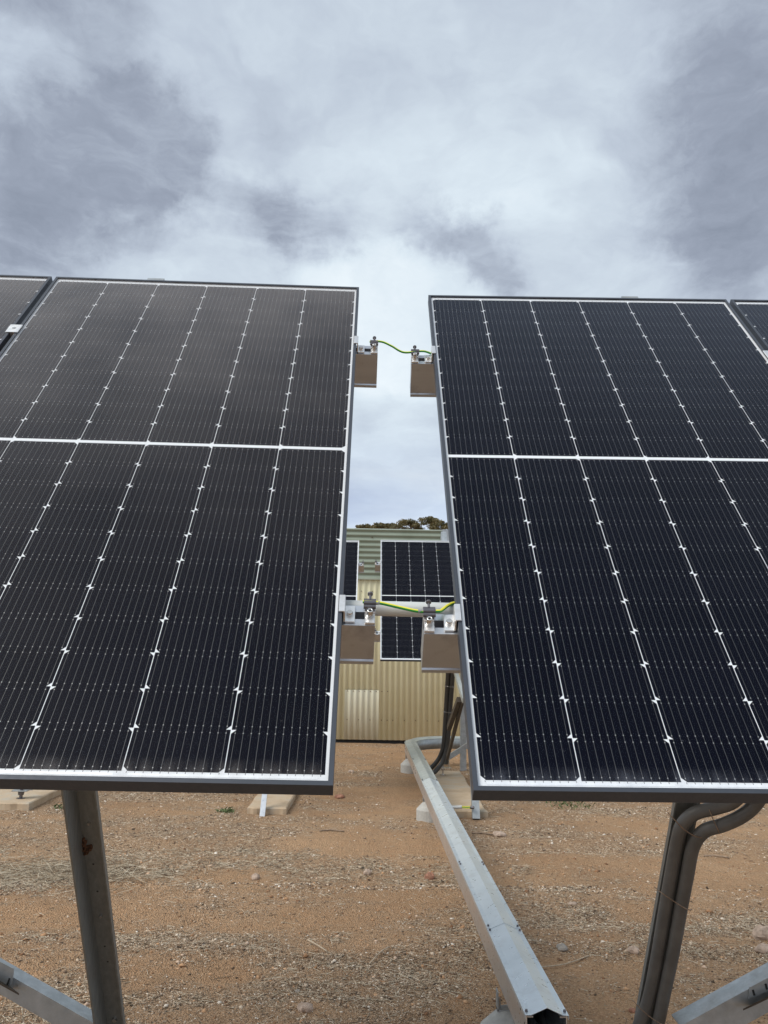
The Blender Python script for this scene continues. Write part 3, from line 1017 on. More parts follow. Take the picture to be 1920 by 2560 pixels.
def mounting_frame(ax, sgn, xin, xout, yb, s, label, post_x, leg_x, near, group):
    """ax = axes of the panel plane; sgn=+1: the free beam ends point to +x.
    xin = local x of the panel edge at the gap, xout = far end of the beams; yb = local y of the two beams."""
    base = ax @ Vector((xin, 0, 0))
    root = thing('mounting_frame', label, 'mounting frame', loc=(base.x, base.y, 0), group=group)
    u = lambda v: xin + sgn * v * s
    BW = 0.060 * s
    for yb0 in yb:
        pr = [(0, 0), (.019, 0), (.019, -.014), (.016, -.014), (.016, -.03), (.044, -.03), (.044, -.014), (.041, -.014), (.041, 0), (.06, 0),
              (.06, -.114), (.064, -.117), (.064, -.127), (-.004, -.127), (-.004, -.117), (0, -.114)]
        z0 = -0.0345 * s
        mb = MB()
        xa, xb = u(0.0735), xout
        vs = [(x, yb0 + a_ * s, z0 + b_ * s) for x in (xa, xb) for a_, b_ in pr]
        n = len(pr)
        fl = [(k, (k + 1) % n, n + (k + 1) % n, n + k) for k in range(n)]
        if sgn > 0: fl = [tuple(reversed(f)) for f in fl]
        mb.add(vs, fl)
        mb.add(vs, [(0, 1, 2, 3, 4, 15)[::1], (4, 5, 10, 15), (5, 6, 7, 8, 9, 10), (10, 11, 12, 13, 14, 15)])
        bm_ = tr_local(mb, ax).build('beam', BEAM_ALU, root)
        MB().box(min(xa, xb) + 0.001, max(xa, xb) - .001, yb0 + .0165 * s, yb0 + .0435 * s, z0 - .0295 * s, z0 - .026 * s).xf(ax).build('slot_shade_strip', DARKSTEEL, bm_)  # dark strip on the slot floor, painting in the shade there
        # end clamp over the module frame
        mb = MB()
        def bx(u0, u1, v0, v1, w0, w1, mbx, bev=0.0, mi=0):
            a_, b_ = sorted((u(u0), u(u1)))
            mbx.box(a_, b_, yb0 + v0 * s, yb0 + v1 * s, w0 * s, w1 * s, mi, None, bev * s)
        bx(-.0075, .0062, .006, .056, .0006, .0045, mb, .0008)
        bx(.0032, .0065, .006, .056, -.0300, .0010, mb)
        bx(.0062, .0285, .006, .054, -.0335, -.0290, mb, .0008)
        bx(.0255, .0285, .006, .054, -.0345, -.0330, mb)
        cl = tr_local(mb, ax).build('end_clamp', ALU, root)
        mb = MB()
        cxu = u(.0165); cy = yb0 + .028 * s
        mb.cyl(ax @ Vector((cxu, cy, -.0290 * s)), ax @ Vector((cxu, cy, -.0225 * s)), .0074 * s, 18)
        mb.cyl(ax @ Vector((cxu, cy, -.0225 * s)), ax @ Vector((cxu, cy, -.0205 * s)), .0074 * s, 18, .0060 * s)
        bo = mb.build('bolt', STEEL, cl)
        # earthing lug at the end of the beam
        mb = MB()
        bx(.0500, .0730, .002, .048, -.0340, -.0270, mb, .0010)
        bx(.0500, .0730, .030, .048, -.0270, -.0225, mb, .0008)
        lg = tr_local(mb, ax).build('earthing_lug', ALU, root)
        mb = MB()
        lu, lv = u(.0615), yb0 + .022 * s
        mb.cyl(ax @ Vector((lu, lv, -.0270 * s)), ax @ Vector((lu, lv, -.0245 * s)), .0095 * s, 18)
        mb.cyl(ax @ Vector((lu, lv, -.0245 * s)), ax @ Vector((lu, lv, -.0225 * s)), .0082 * s, 18)
        n = 18
        ring = []
        for (r_, z_) in ((.0068, -.0225), (.0068, -.0085), (.0060, -.0072), (.0034, -.0072), (.0034, -.0110)):
            for k in range(n):
                an = 2 * math.pi * k / n
                ring.append(ax @ Vector((lu + r_ * s * math.cos(an), lv + r_ * s * math.sin(an), z_ * s)))
        mb.add(ring, [(j * n + k, j * n + (k + 1) % n, (j + 1) * n + (k + 1) % n, (j + 1) * n + k) for j in range(4) for k in range(n)], 0, True)
        mb.add(ring[4 * n:], [tuple(range(n))], 1)
        mb.build('socket_bolt', [STEEL, HOLE], lg)
        mb = MB()
        for (v_, w_, r_) in ((.040, -.016, .0052), (.049, -.013, .0056), (.058, -.016, .0052)):
            mb.cyl(ax @ Vector((u(.0470), yb0 + v_ * s, w_ * s)), ax @ Vector((u(.0745), yb0 + v_ * s, w_ * s)), r_ * s, 12)
        bx(.0500, .0720, .034, .062, -.0225, -.0165, mb)
        tr_local_fix(mb, ax, bx, lg, yb0, s)
        mb = MB()
        pa, pb, pc = (yb0 + .062 * s, yb0 + .071 * s, yb0 + .078 * s)
        wz = -.012 * s
        mb.cyl(ax @ Vector((lu, pa - .004 * s, wz)), ax @ Vector((lu, pb, wz)), .0028 * s, 10)
        mb.cyl(ax @ Vector((lu, pb, wz)), ax @ Vector((lu, pb + .003 * s, wz)), .0030 * s, 10, .0062 * s)
        mb.cyl(ax @ Vector((lu, pb + .003 * s, wz)), ax @ Vector((lu, pc, wz)), .0062 * s, 12)
        mb.build('clip_screw', DARKSTEEL, lg)
        # mid clamp between this module and its neighbour
        xm = (xin - sgn * (W + GAPM / 2) * s)
        mb = MB()
        mb.box(xm - .0205 * s, xm + .0205 * s, yb0 + .004 * s, yb0 + .056 * s, .0008 * s, .0045 * s, 0, None, .001)
        mb.box(xm - .0075 * s, xm + .0075 * s, yb0 + .006 * s, yb0 + .054 * s, -.034 * s, .001 * s)
        mc = tr_local(mb, ax).build('mid_clamp', ALU, root)
        MB().cyl((xm, yb0 + .03 * s, .0045 * s), (xm, yb0 + .03 * s, .0052 * s), .0068 * s, 16).xf(ax).build('bolt', STEEL, mc)
    # rafters under the beams
    for k, xr in enumerate(post_x):
        lx = xr - base.x + xin
        a0, a1 = 0.22 * s, (2.094 + 0.377) * s
        zz = -.162 * s
        mb = MB()
        hw = 0.035 if near else 0.03
        mb.box(lx - hw, lx + hw, a0, a1, zz - .006, zz, 0)
        mb.box(lx - hw, lx - hw + .005, a0, a1, zz - .10, zz - .006)
        mb.box(lx + hw - .005, lx + hw, a0, a1, zz - .10, zz - .006)
        tr_local(mb, ax).build('rafter', GALV, root)
    return root


def tr_local_fix(mb, ax, bx, lg, yb0, s):
    """the clip's cylinders are already in world space, its plate is not: move only the plate"""
    k = len(mb.v) - 8
    mb.v[k:] = [tuple(ax @ Vector(v)) for v in mb.v[k:]]
    return mb.build('wire_clip', DARKSTEEL, lg)


GF = 'steel and aluminium frames that carry the panels'
near_l = mounting_frame(AX_L, +1, W, -W - 0.3, (0.4155, 1.6400), 1.0, 'near mounting frame at the left with a bare channel post and box beams',
                        (-0.93,), None, True, GF)
near_r = mounting_frame(AX_R, -1, 0.0, 2 * W + 0.3, (0.4045, 1.6215), 1.0, 'near mounting frame at the right whose post carries the grey conduits',
                        (1.075,), None, True, GF)
far_r = mounting_frame(AX_FR, -1, 0.0, 2 * W * FS + 0.3, (0.4100 * FS, 1.6300 * FS), FS, 'far mounting frame behind the duct with dark conduits on its post',
                       (0.80,), None, False, GF)
far_l = mounting_frame(AX_FL, +1, W * FS, -W * FS, (0.4100 * FS, 1.6300 * FS), FS, 'far mounting frame at the left standing on two concrete slabs',
                       (-0.84, -3.02), None, False, GF)


def postline(z):                       # near posts lean: the foot is farther away than the head
    return 2.4 - 0.56 * (z - 1.02)


def near_post(root, x0, x1, side):
    """channel post open towards the viewer; side = -1: deep flange on the left"""
    mb = MB()
    za, zb = 0.06, 1.62
    t = 0.005
    d = Vector((0, -0.56, 1)).normalized()
    p0 = Vector((0, postline(za), za)); p1 = Vector((0, postline(zb), zb))
    fl, fr = (0.085, 0.012) if side < 0 else (0.012, 0.028)
    xo = x0; w = x1 - x0
    # outline in (x, towards the viewer)
    o = [(0, -t), (w, -t), (w, fr), (w - t, fr), (w - t, 0), (t, 0), (t, fl), (0, fl)]
    uyv = Vector((0, -1, -0.56)).normalized()
    n = len(o)
    vs = [Vector((xo + a_, p.y, p.z)) + uyv * b_ for p in (p0, p1) for a_, b_ in o]
    mb.add(vs, [(k, (k + 1) % n, n + (k + 1) % n, n + k) for k in range(n)])
    mb.add(vs[:n], [(0, 1, 4, 5), (1, 2, 3, 4), (5, 6, 7, 0)]); mb.add(vs[n:], [(5, 4, 1, 0), (4, 3, 2, 1), (0, 7, 6, 5)])
    return mb.build('post', POST, root)


pl = near_post(near_l, -0.832, -0.769, -1)
pr_ = near_post(near_r, 0.873, 0.936, +1)
UYV = Vector((0, -1, -0.56)).normalized()


def headbolt(x, z, r, parent, mat=STEEL, y=None, h=0.007, n=14):
    p = Vector((x, postline(z) if y is None else y, z))
    MB().cyl(p, p + UYV * h, r, n, r * 0.8).build('bolt', mat, parent)


for (x, z) in ((-0.803, 0.922), (-0.802, 0.618), (-0.801, 0.24)):
    headbolt(x, z, 0.0052 if z > 0.3 else 0.009, pl)
for (x, z) in ((-0.806, 0.79), (-0.804, 0.70), (-0.803, 0.63 - 0.12), (-0.80, 0.455)):
    headbolt(x, z, 0.0032, pl, HOLE, h=0.0006)
headbolt(0.884, 0.588, 0.0045, pr_)
# mud-wasp nest on the left post
for k, (x, z, r) in enumerate([(-0.824, 0.862, .010), (-0.826, 0.846, .011), (-0.822, 0.832, .009), (-0.812, 0.845, .010), (-0.806, 0.849, .007), (-0.824, 0.872, .006)]):
    p = Vector((x, postline(z), z)) + UYV * 0.004
    mbk = MB(); n1 = 10
    vs = []
    for j in range(1, 5):
        th = math.pi * 0.5 * j / 4
        for i in range(n1):
            a_ = 2 * math.pi * i / n1
            rr = r * (1 + 0.18 * math.sin(3 * a_ + k))
            vs.append(p + Vector((rr * math.sin(th) * math.cos(a_), 0, rr * math.sin(th) * math.sin(a_))) + UYV * (r * 0.8 * math.cos(th)))
    mbk.add(vs + [p + UYV * r * .8], [(j * n1 + i, (j + 1) * n1 + i, (j + 1) * n1 + (i + 1) % n1, j * n1 + (i + 1) % n1) for j in range(3) for i in range(n1)] +
            [(len(vs), (i + 1) % n1, i) for i in range(n1)], 0, True)
    if k == 0: nest = mbk
    else: nest.add(mbk.v, mbk.f, 0, True)
tag(nest.build('wasp_nest', RUST), 'small dark brown mud nest stuck on the left post', 'nest')

# front legs of the near frames (below the picture's edge they stand on the ground)
for root, x in ((near_l, -1.15), (near_r, 1.24)):
    MB().prof([(0, 0), (.06, 0), (.06, .006), (.006, .006), (.006, .06), (0, .06)], (x, 0.95, 0.0), (x, 1.66, 1.33), (1, 0, 0)).build('leg', GALV, root)


def angle_bar(name, p0, p1, h, d, root, mat=GALV, t=0.005, flip=1):
    """angle section: a web of height h facing the camera and a ledge of depth d going back at its top"""
    p0, p1 = Vector(p0), Vector(p1)
    o = [(0, 0), (0, -h), (-t, -h), (-t, -t), (-d, -t), (-d, 0)]
    tdir = (p1 - p0).normalized()
    zz = Vector((0, 0, 1)); zz = (zz - zz.dot(tdir) * tdir).normalized()
    back = Vector((0, 1, 0)); back = (back - back.dot(tdir) * tdir).normalized()
    vs = [p + back * (-a_) + zz * b_ for p in (p0, p1) for a_, b_ in o]
    n = len(o)
    mb = MB().add(vs, [(k, (k + 1) % n, n + (k + 1) % n, n + k) for k in range(n)])
    mb.add(vs[:n], [(0, 1, 2, 3), (3, 4, 5, 0)]); mb.add(vs[n:], [(3, 2, 1, 0), (0, 5, 4, 3)])
    return mb.build(name, mat, root)


br = angle_bar('brace', (-0.836, 2.74, 0.268), (-1.75, 2.74, 0.72), 0.060, 0.060, near_l)
g = MB()
g.add([(-1.096, 2.733, 0.367), (-1.096, 2.733, 0.425), (-1.42, 2.733, 0.57), (-1.42, 2.733, 0.50),
       (-1.096, 2.738, 0.367), (-1.096, 2.738, 0.425), (-1.42, 2.738, 0.57), (-1.42, 2.738, 0.50)],
      [(0, 3, 2, 1), (4, 5, 6, 7), (1, 2, 6, 5), (0, 1, 5, 4), (0, 4, 7, 3), (3, 7, 6, 2)])
gp_ = g.build('joint_plate', GALV, near_l)
for (x, z) in ((-1.108, 0.388), (-1.145, 0.412), (-1.19, 0.425)):
    MB().box(-.0028, .0028, -.0012, .001, -.010, .010).xf(Matrix.Translation((x, 2.7325, z)) @ Matrix.Rotation(0.30, 4, 'Y')).build('slot', HOLE, gp_)
g = MB()
g.add([(-1.059, 2.70, 0.367), (-1.42, 2.70, 0.540), (-1.42, 2.735, 0.520), (-1.10, 2.735, 0.372),
       (-1.059, 2.70, 0.362), (-1.42, 2.70, 0.535), (-1.42, 2.735, 0.514), (-1.10, 2.735, 0.366)],
      [(0, 1, 2, 3), (7, 6, 5, 4), (0, 4, 5, 1), (3, 2, 6, 7), (0, 3, 7, 4)])
g.build('ledge', RUSTY_BAR, near_l)

angle_bar('brace', (0.94, 2.60, 0.340), (1.95, 2.60, 0.845), 0.082, 0.075, near_r)
g = MB()
g.add([(1.145, 2.592, 0.420), (1.150, 2.592, 0.452), (1.45, 2.592, 0.60), (1.45, 2.592, 0.535),
       (1.145, 2.598, 0.420), (1.150, 2.598, 0.452), (1.45, 2.598, 0.60), (1.45, 2.598, 0.535)],
      [(0, 3, 2, 1), (4, 5, 6, 7), (1, 2, 6, 5), (0, 1, 5, 4), (0, 4, 7, 3), (3, 7, 6, 2)])
gp_ = g.build('joint_plate', GALV, near_r)
for (x, z) in ((1.160, 0.438), (1.199, 0.455)):
    MB().box(-.003, .003, -.0012, .001, -.008, .008).xf(Matrix.Translation((x, 2.5915, z)) @ Matrix.Rotation(-0.25, 4, 'Y')).build('slot', HOLE, gp_)
g = MB()
g.add([(1.112, 2.56, 0.406), (1.45, 2.555, 0.560), (1.45, 2.60, 0.530), (1.16, 2.60, 0.402),
       (1.112, 2.56, 0.401), (1.45, 2.555, 0.554), (1.45, 2.60, 0.524), (1.16, 2.60, 0.397)],
      [(0, 3, 2, 1), (4, 5, 6, 7), (0, 1, 5, 4), (3, 7, 6, 2), (0, 4, 7, 3)])
g.build('ledge', RUSTY_BAR, near_r)

# ---------------------------------------------------------------- grey conduits on the right post
cb = thing('conduit_bundle', 'two grey plastic conduits tied to the right post and bending off under the panel', 'conduit', loc=(0.9, 2.9, 0), group='conduits tied to frame posts')
c1 = [(0.815, 2.93, 0.0), (0.838, 2.850, 0.125), (0.865, 2.786, 0.242), (0.884, 2.718, 0.363), (0.887, 2.636, 0.509), (0.8855, 2.559, 0.648), (0.884, 2.484, 0.781), (0.884, 2.425, 0.888),
      (0.889, 2.388, 0.952), (0.918, 2.366, 0.990), (0.970, 2.348, 1.009), (1.012, 2.330, 1.030), (1.045, 2.300, 1.080), (1.075, 2.25, 1.16)]
c2 = [(0.900, 2.91, 0.0), (0.906, 2.830, 0.130), (0.912, 2.765, 0.252), (0.915, 2.690, 0.393), (0.918, 2.600, 0.556), (0.917, 2.525, 0.692), (0.916, 2.458, 0.810), (0.917, 2.408, 0.900),
      (0.936, 2.372, 0.950), (0.980, 2.350, 0.972), (1.026, 2.340, 0.996), (1.060, 2.325, 1.030), (1.082, 2.290, 1.090), (1.095, 2.24, 1.17)]
MB().tube(c1, 0.0190, 18, 8).build('conduit', PVC, cb)
MB().tube([Vector(p) + Vector((0.004, -0.012, -0.006)) for p in c2], 0.0190, 18, 8).build('conduit', PVC, cb)
for pts in ([(0.835, 2.345, 0.995), (0.850, 2.325, 0.976), (0.872, 2.330, 0.955), (0.900, 2.337, 0.938), (0.923, 2.350, 0.930), (0.942, 2.350, 0.928)],
            [(0.832, 2.47, 0.765), (0.850, 2.440, 0.752), (0.872, 2.441, 0.738), (0.905, 2.440, 0.718), (0.925, 2.452, 0.709), (0.941, 2.475, 0.704)],
            [(0.830, 2.70, 0.370), (0.850, 2.678, 0.352), (0.880, 2.680, 0.328), (0.912, 2.672, 0.312), (0.930, 2.688, 0.305), (0.941, 2.71, 0.302)]):
    MB().tube(pts, 0.0016, 6, 4).build('tie_wire', RUSTWIRE, cb)
MB().tube([(0.948, 2.352, 1.018), (0.948, 2.328, 0.998), (0.955, 2.325, 0.978), (0.963, 2.322, 0.958), (0.972, 2.334, 0.944)], 0.0014, 6, 4).build('tie_wire', RUSTWIRE, cb)

# ---------------------------------------------------------------- pale tube and earth wires across the gap
def LP(x, y, z): return AX_L @ Vector((x, y, z))
def RP(x, y, z): return AX_R @ Vector((x, y, z))


tb = MB().tube([LP(0.60, .4935, -.060), RP(0.55, .4915, -.060)], 0.0172, 20, 1)
tag(tb.build('pipe', PVC_LIGHT), 'pale grey plastic pipe crossing the gap just behind the lower earth wire', 'pipe')


def earth_wire(pts, r, label, sleeves=()):
    mb = MB().tube(pts, r, 14, 8, stripe=6)
    o = mb.build('earth_wire', [WIRE_G, WIRE_Y])
    tag(o, label, 'earth wire', 'green and yellow earth wires')
    for a_, b_ in sleeves:
        MB().cyl(a_, b_, r * 1.12, 12).build('sleeve', SLEEVE, o)
    return o


v0 = .4155 + .049; v1 = .4045 + .049; w0 = -.013
A = LP(W + .045, v0, w0); B = LP(W + .082, v0, w0 + .001); C_ = RP(-.084, v1 - .001, w0); D = RP(-.044, v1, w0)
mid = (B + C_) / 2 + Vector((0, 0, -0.0004))
A = LP(W + .045, v0 + .003, w0)
earth_wire([A, B, mid, C_, D, RP(-.034, v1 + .006, w0 - .004), RP(-.016, v1 + .030, w0 - .012), RP(.002, v1 + .048, w0 - .022), RP(.03, v1 + .06, w0 - .035)],
           .0038, 'lower bright green and yellow earth wire looping between the two lower beam ends',
           [(LP(W + .0745, v0, w0), LP(W + .083, v0, w0 + .001)), (RP(-.086, v1 - .001, w0), RP(-.0745, v1, w0))])
v0 = 1.640 + .049; v1 = 1.6215 + .049
A = LP(W + .045, v0, w0); B = LP(W + .085, v0, w0 + .002); C_ = RP(-.100, v1 - .006, w0 - .002); D = RP(-.044, v1, w0)
earth_wire([A, B, B * .55 + C_ * .45 + Vector((0, 0, .002)), C_, D, RP(-.02, v1 + .006, w0 - .006), RP(.01, v1 + .008, w0 - .022), RP(.04, v1 + .0, w0 - .04)],
           .0036, 'upper olive green earth wire sagging against the sky between the upper beam ends')

# ================================================================ cable duct
DS = -0.0137                                     # the duct runs slightly to the left as it recedes
def dx_(y): return 0.501 + (y - 2.71) * DS
DW = 0.127
duct = thing('cable_duct', 'long galvanised cable duct with a ridged lid running from the foreground to the far frame', 'cable duct', loc=(0.5, 2.71, 0))
ZT, ZB = 0.322, 0.215


def duct_len(name, y0, y1, xoff0, xoff1, z0, z1, mat, parent, th=0.003):
    vs = []
    for y in (y0, y1):
        xa, xb = dx_(y) + xoff0, dx_(y) + xoff1
        vs += [(xa, y, z0), (xb, y, z0), (xb, y, z1), (xa, y, z1)]
    return MB().add(vs, [(0, 3, 2, 1), (4, 5, 6, 7), (0, 1, 5, 4), (1, 2, 6, 5), (2, 3, 7, 6), (3, 0, 4, 7)]).build(name, mat, parent)


yseg = [2.71, 5.6, 9.58]
for y0, y1 in zip(yseg, yseg[1:]):
    duct_len('side_wall', y0 + .001, y1 - .001, 0.0, 0.003, ZB, ZT, GALV_NEW, duct)
    duct_len('side_wall', y0 + .001, y1 - .001, DW - 0.003, DW, ZB, ZT, GALV_NEW, duct)
    duct_len('floor_tray', y0 + .001, y1 - .001, 0.003, DW - 0.003, ZB, ZB + .003, GALV_NEW, duct)
duct_len('inner_lip', 2.712, 2.76, 0.0035, 0.022, ZT - .010, ZT - .007, GALV_NEW, duct)
duct_len('inner_lip', 2.712, 2.76, DW - 0.022, DW - 0.0035, ZT - .010, ZT - .007, GALV_NEW, duct)
MB().tube([(0.545, 2.75, .24), (0.54, 3.6, .245), (0.52, 4.4, .24)], 0.014, 10, 6).build('cable', PVC_DARK, duct)
MB().tube([(0.585, 2.75, .238), (0.575, 3.6, .242), (0.56, 4.4, .24)], 0.011, 10, 6).build('cable', PVC_DARK, duct)

# lid: flat rims, ridge in the middle
LIDS = [(2.70, 3.462, LID_NEW, 0), (3.462, 4.425, LID_NEW, 1), (4.425, 6.99, LID_NEW, 0), (6.99, 8.2, GALV_OLD, 1), (8.2, 9.60, GALV_OLD, 0)]
for (y0, y1, mt, odd) in LIDS:
    e = 0.0012 * odd
    vs = []
    for y in (y0 + .0008, y1 - .0008):
        x0 = dx_(y)
        for a_, z in ((-.004, ZT + .001), (.014, ZT + .0015), (.0635, ZT + .0225), (DW - .014, ZT + .0015), (DW + .004, ZT + .001)):
            vs.append((x0 + a_, y, z + e))
        for a_, z in ((DW + .004, ZT - .001 - .010), (-.004, ZT - .001 - .010)):
            vs.append((x0 + a_, y, z))
    n = 7
    fs = [(k, k + 1, n + k + 1, n + k) for k in range(4)] + [(4, 5, n + 5, n + 4), (6, 0, n, n + 6)]
    o = MB().add(vs, fs).build('lid', mt, duct)
    sm_ = o.modifiers.new('solid', 'SOLIDIFY'); sm_.thickness = 0.0012; sm_.offset = -1
    for y in (y0 + .025, y1 - .02):
        for a_ in (.004, DW - .004):
            MB().cyl((dx_(y) + a_, y, ZT + .001 + e), (dx_(y) + a_, y, ZT + .0075 + e), .0048, 10, .0040).build('screw', DARKSTEEL, o)
# holes in the near side
sw = [c for c in duct.children if c.name.startswith('side_wall')][0]
for (y, z) in ((2.80, 0.30), (2.735, 0.285), (2.735, 0.262), (2.735, 0.238)):
    MB().cyl((dx_(y) - .0005, y, z), (dx_(y) + .0006, y, z), .0045, 10).build('hole', HOLE, sw)
# stripes of slots in the far part
for yc in (7.75, 8.0, 9.3, 9.5):
    for k in range(3):
        MB().box(dx_(yc) - .0015, dx_(yc) + .001, yc + k * .06 - .008, yc + k * .06 + .02, .255 + .012 * k, .268 + .012 * k).build('slot', HOLE, sw)

# curved far corner turning right
inner, outer, top_pts = [], [], []
cx0 = dx_(9.58)
cen = (cx0 + DW + 0.42, 9.58)
ri, ro = 0.42, 0.42 + DW
NS = 16
def arc(r, k):
    an = math.pi - (math.pi / 2) * k / NS
    return (cen[0] + r * math.cos(an), cen[1] + r * math.sin(an) * 1.0)
vs = []
for k in range(NS + 1):
    for r_, z in ((ro + .004, ZT + .001), (ro - .014, ZT + .0015), ((ri + ro) / 2, ZT + .0225), (ri + .014, ZT + .0015), (ri - .004, ZT + .001)):
        x, y = arc(r_, k); vs.append((x, y, z))
xe = cen[0]
for r_, z in ((ro + .004, ZT + .001), (ro - .014, ZT + .0015), ((ri + ro) / 2, ZT + .0225), (ri + .014, ZT + .0015), (ri - .004, ZT + .001)):
    vs.append((xe + 2.2, cen[1] + r_, z))
o = MB().add(vs, [(k * 5 + j, k * 5 + j + 1, (k + 1) * 5 + j + 1, (k + 1) * 5 + j) for k in range(NS + 1) for j in range(4)]).build('lid', GALV_OLD, duct)
for r_ in (ri, ro):
    vs = []
    for k in range(NS + 1):
        x, y = arc(r_, k); vs += [(x, y, ZB - .01), (x, y, ZT)]
    vs += [(xe + 2.2, cen[1] + r_, ZB - .01), (xe + 2.2, cen[1] + r_, ZT)]
    o = MB().add(vs, [(2 * k, 2 * k + 1, 2 * k + 3, 2 * k + 2) for k in range(NS + 1)], 0, True).build('side_wall', GALV, duct)
    sm_ = o.modifiers.new('solid', 'SOLIDIFY'); sm_.thickness = 0.003


def foot(x, y, r, label):
    root = thing('concrete_foot', label, 'concrete foot', loc=(x, y, 0), group='concrete feet under the cable duct')
    n = 28
    rings = [(r, -.02), (r, .078), (r * .985, .084), (r * .36, .146), (r * .30, .149)]
    vs = [(x + a_ * math.cos(2 * math.pi * k / n), y + a_ * math.sin(2 * math.pi * k / n), z) for a_, z in rings for k in range(n)]
    mb = MB().add(vs, [(j * n + k, j * n + (k + 1) % n, (j + 1) * n + (k + 1) % n, (j + 1) * n + k) for j in range(4) for k in range(n)], 0, True)
    mb.add(vs[-n:], [tuple(range(n))])
    o = mb.build('cone', CONC, root)
    for p in o.data.polygons:
        p.use_smooth = False
    mb = MB().box(x - .045, x - .041, y - .02, y + .02, .146, ZB - .005).box(x - .045, x + .045, y - .02, y + .02, .146, .151).box(x + .041, x + .045, y - .02, y + .02, .146, ZB - .005)
    mb.build('bracket', GALV, root)
    MB().cyl((x - .036, y, .151), (x - .036, y, .185), .006, 8).build('bolt', STEEL, root)
    return root


foot(dx_(3.17) + 0.030, 3.17, 0.108, 'concrete cone foot under the open near end of the duct')
foot(dx_(7.03) + 0.058, 7.05, 0.098, 'concrete cone foot beside the right slab, under the middle of the duct')
foot(dx_(9.5) + 0.050, 9.55, 0.098, 'farthest concrete cone foot, by the bend of the duct')

# ================================================================ far frame members
def slab(x0, x1, y0, y1, z, label, seed):
    r = random.Random(seed)
    n = 12
    out = []
    for k in range(n): out.append((x0 + (x1 - x0) * k / n, y0 + r.uniform(-.008, .008)))
    for k in range(n): out.append((x1 + r.uniform(-.008, .008), y0 + (y1 - y0) * k / n))
    for k in range(n): out.append((x1 - (x1 - x0) * k / n, y1 + r.uniform(-.008, .008)))
    for k in range(n): out.append((x0 + r.uniform(-.008, .008), y1 - (y1 - y0) * k / n))
    m_ = len(out)
    cx, cy = (x0 + x1) / 2, (y0 + y1) / 2
    vs = [(x, y, -.03) for x, y in out] + [(x, y, z - .008) for x, y in out] + \
         [(cx + (x - cx) * (1 - .02 / (x1 - x0)), cy + (y - cy) * (1 - .02 / (y1 - y0)), z) for x, y in out]
    mb = MB().add(vs, [(j * m_ + k, j * m_ + (k + 1) % m_, (j + 1) * m_ + (k + 1) % m_, (j + 1) * m_ + k) for j in range(2) for k in range(m_)])
    mb.add(vs[-m_:], [tuple(range(m_))])
    tag(mb.build('concrete_slab', SLAB), label, 'concrete slab', 'flat concrete footings of the far frames')


slab(0.60, 1.015, 7.17, 9.35, 0.05, 'long dusty concrete slab right of the duct under the far frame', 1)
slab(-1.025, -0.69, 7.17, 9.2, 0.05, 'concrete slab with a metal strip across it, below the left panel', 2)
slab(-3.45, -2.87, 7.18, 9.2, 0.055, 'concrete slab with a threaded bolt at the left edge of the photo', 3)


def bar(name, p0, p1, w, d, mat, root, ux=(1, 0, 0)):
    return MB().prof([(-w / 2, -d / 2), (w / 2, -d / 2), (w / 2, d / 2), (-w / 2, d / 2)], p0, p1, ux).build(name, mat, root)


# right far frame: leaning post with conduits, front leg, braces
bar('post', (0.825, 9.08, 0.17), (0.825, 8.22, 1.62), 0.055, 0.05, POST, far_r)
bar('leg', (0.905, 7.08, 0.0), (0.905, 7.80, 1.50), 0.062, 0.05, GALV, far_r)
bar('leg_foot', (0.905, 7.135, 0.05), (0.905, 7.36, 0.55), 0.05, 0.056, GALV_OLD, far_r)
bar('strut', (0.79, 7.9, 1.26), (0.835, 7.36, 0.95), 0.032, 0.05, GALV_OLD, far_r)
bar('strut', (0.835, 7.45, 0.96), (0.80, 8.55, 0.30), 0.024, 0.05, RUSTY_BAR, far_r)
bar('strut', (0.805, 7.5, 0.95), (0.765, 8.05, 0.64), 0.040, 0.05, RUSTY_BAR, far_r)
bar('strut', (0.845, 9.1, 0.215), (1.30, 9.1, 0.50), 0.05, 0.05, GALV, far_r, (0, 1, 0))
bar('post', (1.09, 9.7, 0.0), (1.09, 9.7, 1.5), 0.07, 0.05, GALV, far_r)
mb = MB().cyl((0.795, 9.02, 0.04), (0.795, 9.02, 0.24), .010, 10).cyl((0.795, 9.02, 0.105), (0.795, 9.02, 0.125), .022, 6).cyl((0.795, 9.02, 0.05), (0.795, 9.02, 0.06), .03, 12)
mb.box(0.765, 0.885, 8.98, 9.06, 0.125, 0.133).box(0.855, 0.861, 8.98, 9.06, 0.133, 0.25)
mb.build('threaded_foot', STEEL, far_r)
cb2 = thing('conduit_bundle', 'two dark grey conduits on the far post curving down into the duct', 'conduit', loc=(0.8, 9.0, 0), group='conduits tied to frame posts')
MB().tube([(0.785, 8.10, 1.62), (0.787, 8.35, 1.22), (0.790, 8.62, 0.80), (0.790, 8.86, 0.42), (0.765, 8.95, 0.27), (0.70, 8.98, 0.165), (0.63, 8.99, 0.12), (0.50, 9.0, 0.15)],
          0.024, 14, 8).build('conduit', PVC_DARK, cb2)
MB().tube([(0.832, 8.08, 1.62), (0.834, 8.33, 1.22), (0.832, 8.60, 0.80), (0.828, 8.84, 0.42), (0.800, 8.90, 0.25), (0.73, 8.90, 0.135), (0.66, 8.90, 0.09), (0.50, 8.91, 0.12)],
          0.024, 14, 8).build('conduit', PVC_DARK, cb2)
for z, y in ((1.02, 8.44), (0.75, 8.61)):
    MB().tube([(0.755, y, z), (0.79, y - .035, z - .004), (0.83, y - .035, z - .008), (0.862, y, z - .010)], 0.002, 6, 4).build('tie_wire', STEEL, cb2)

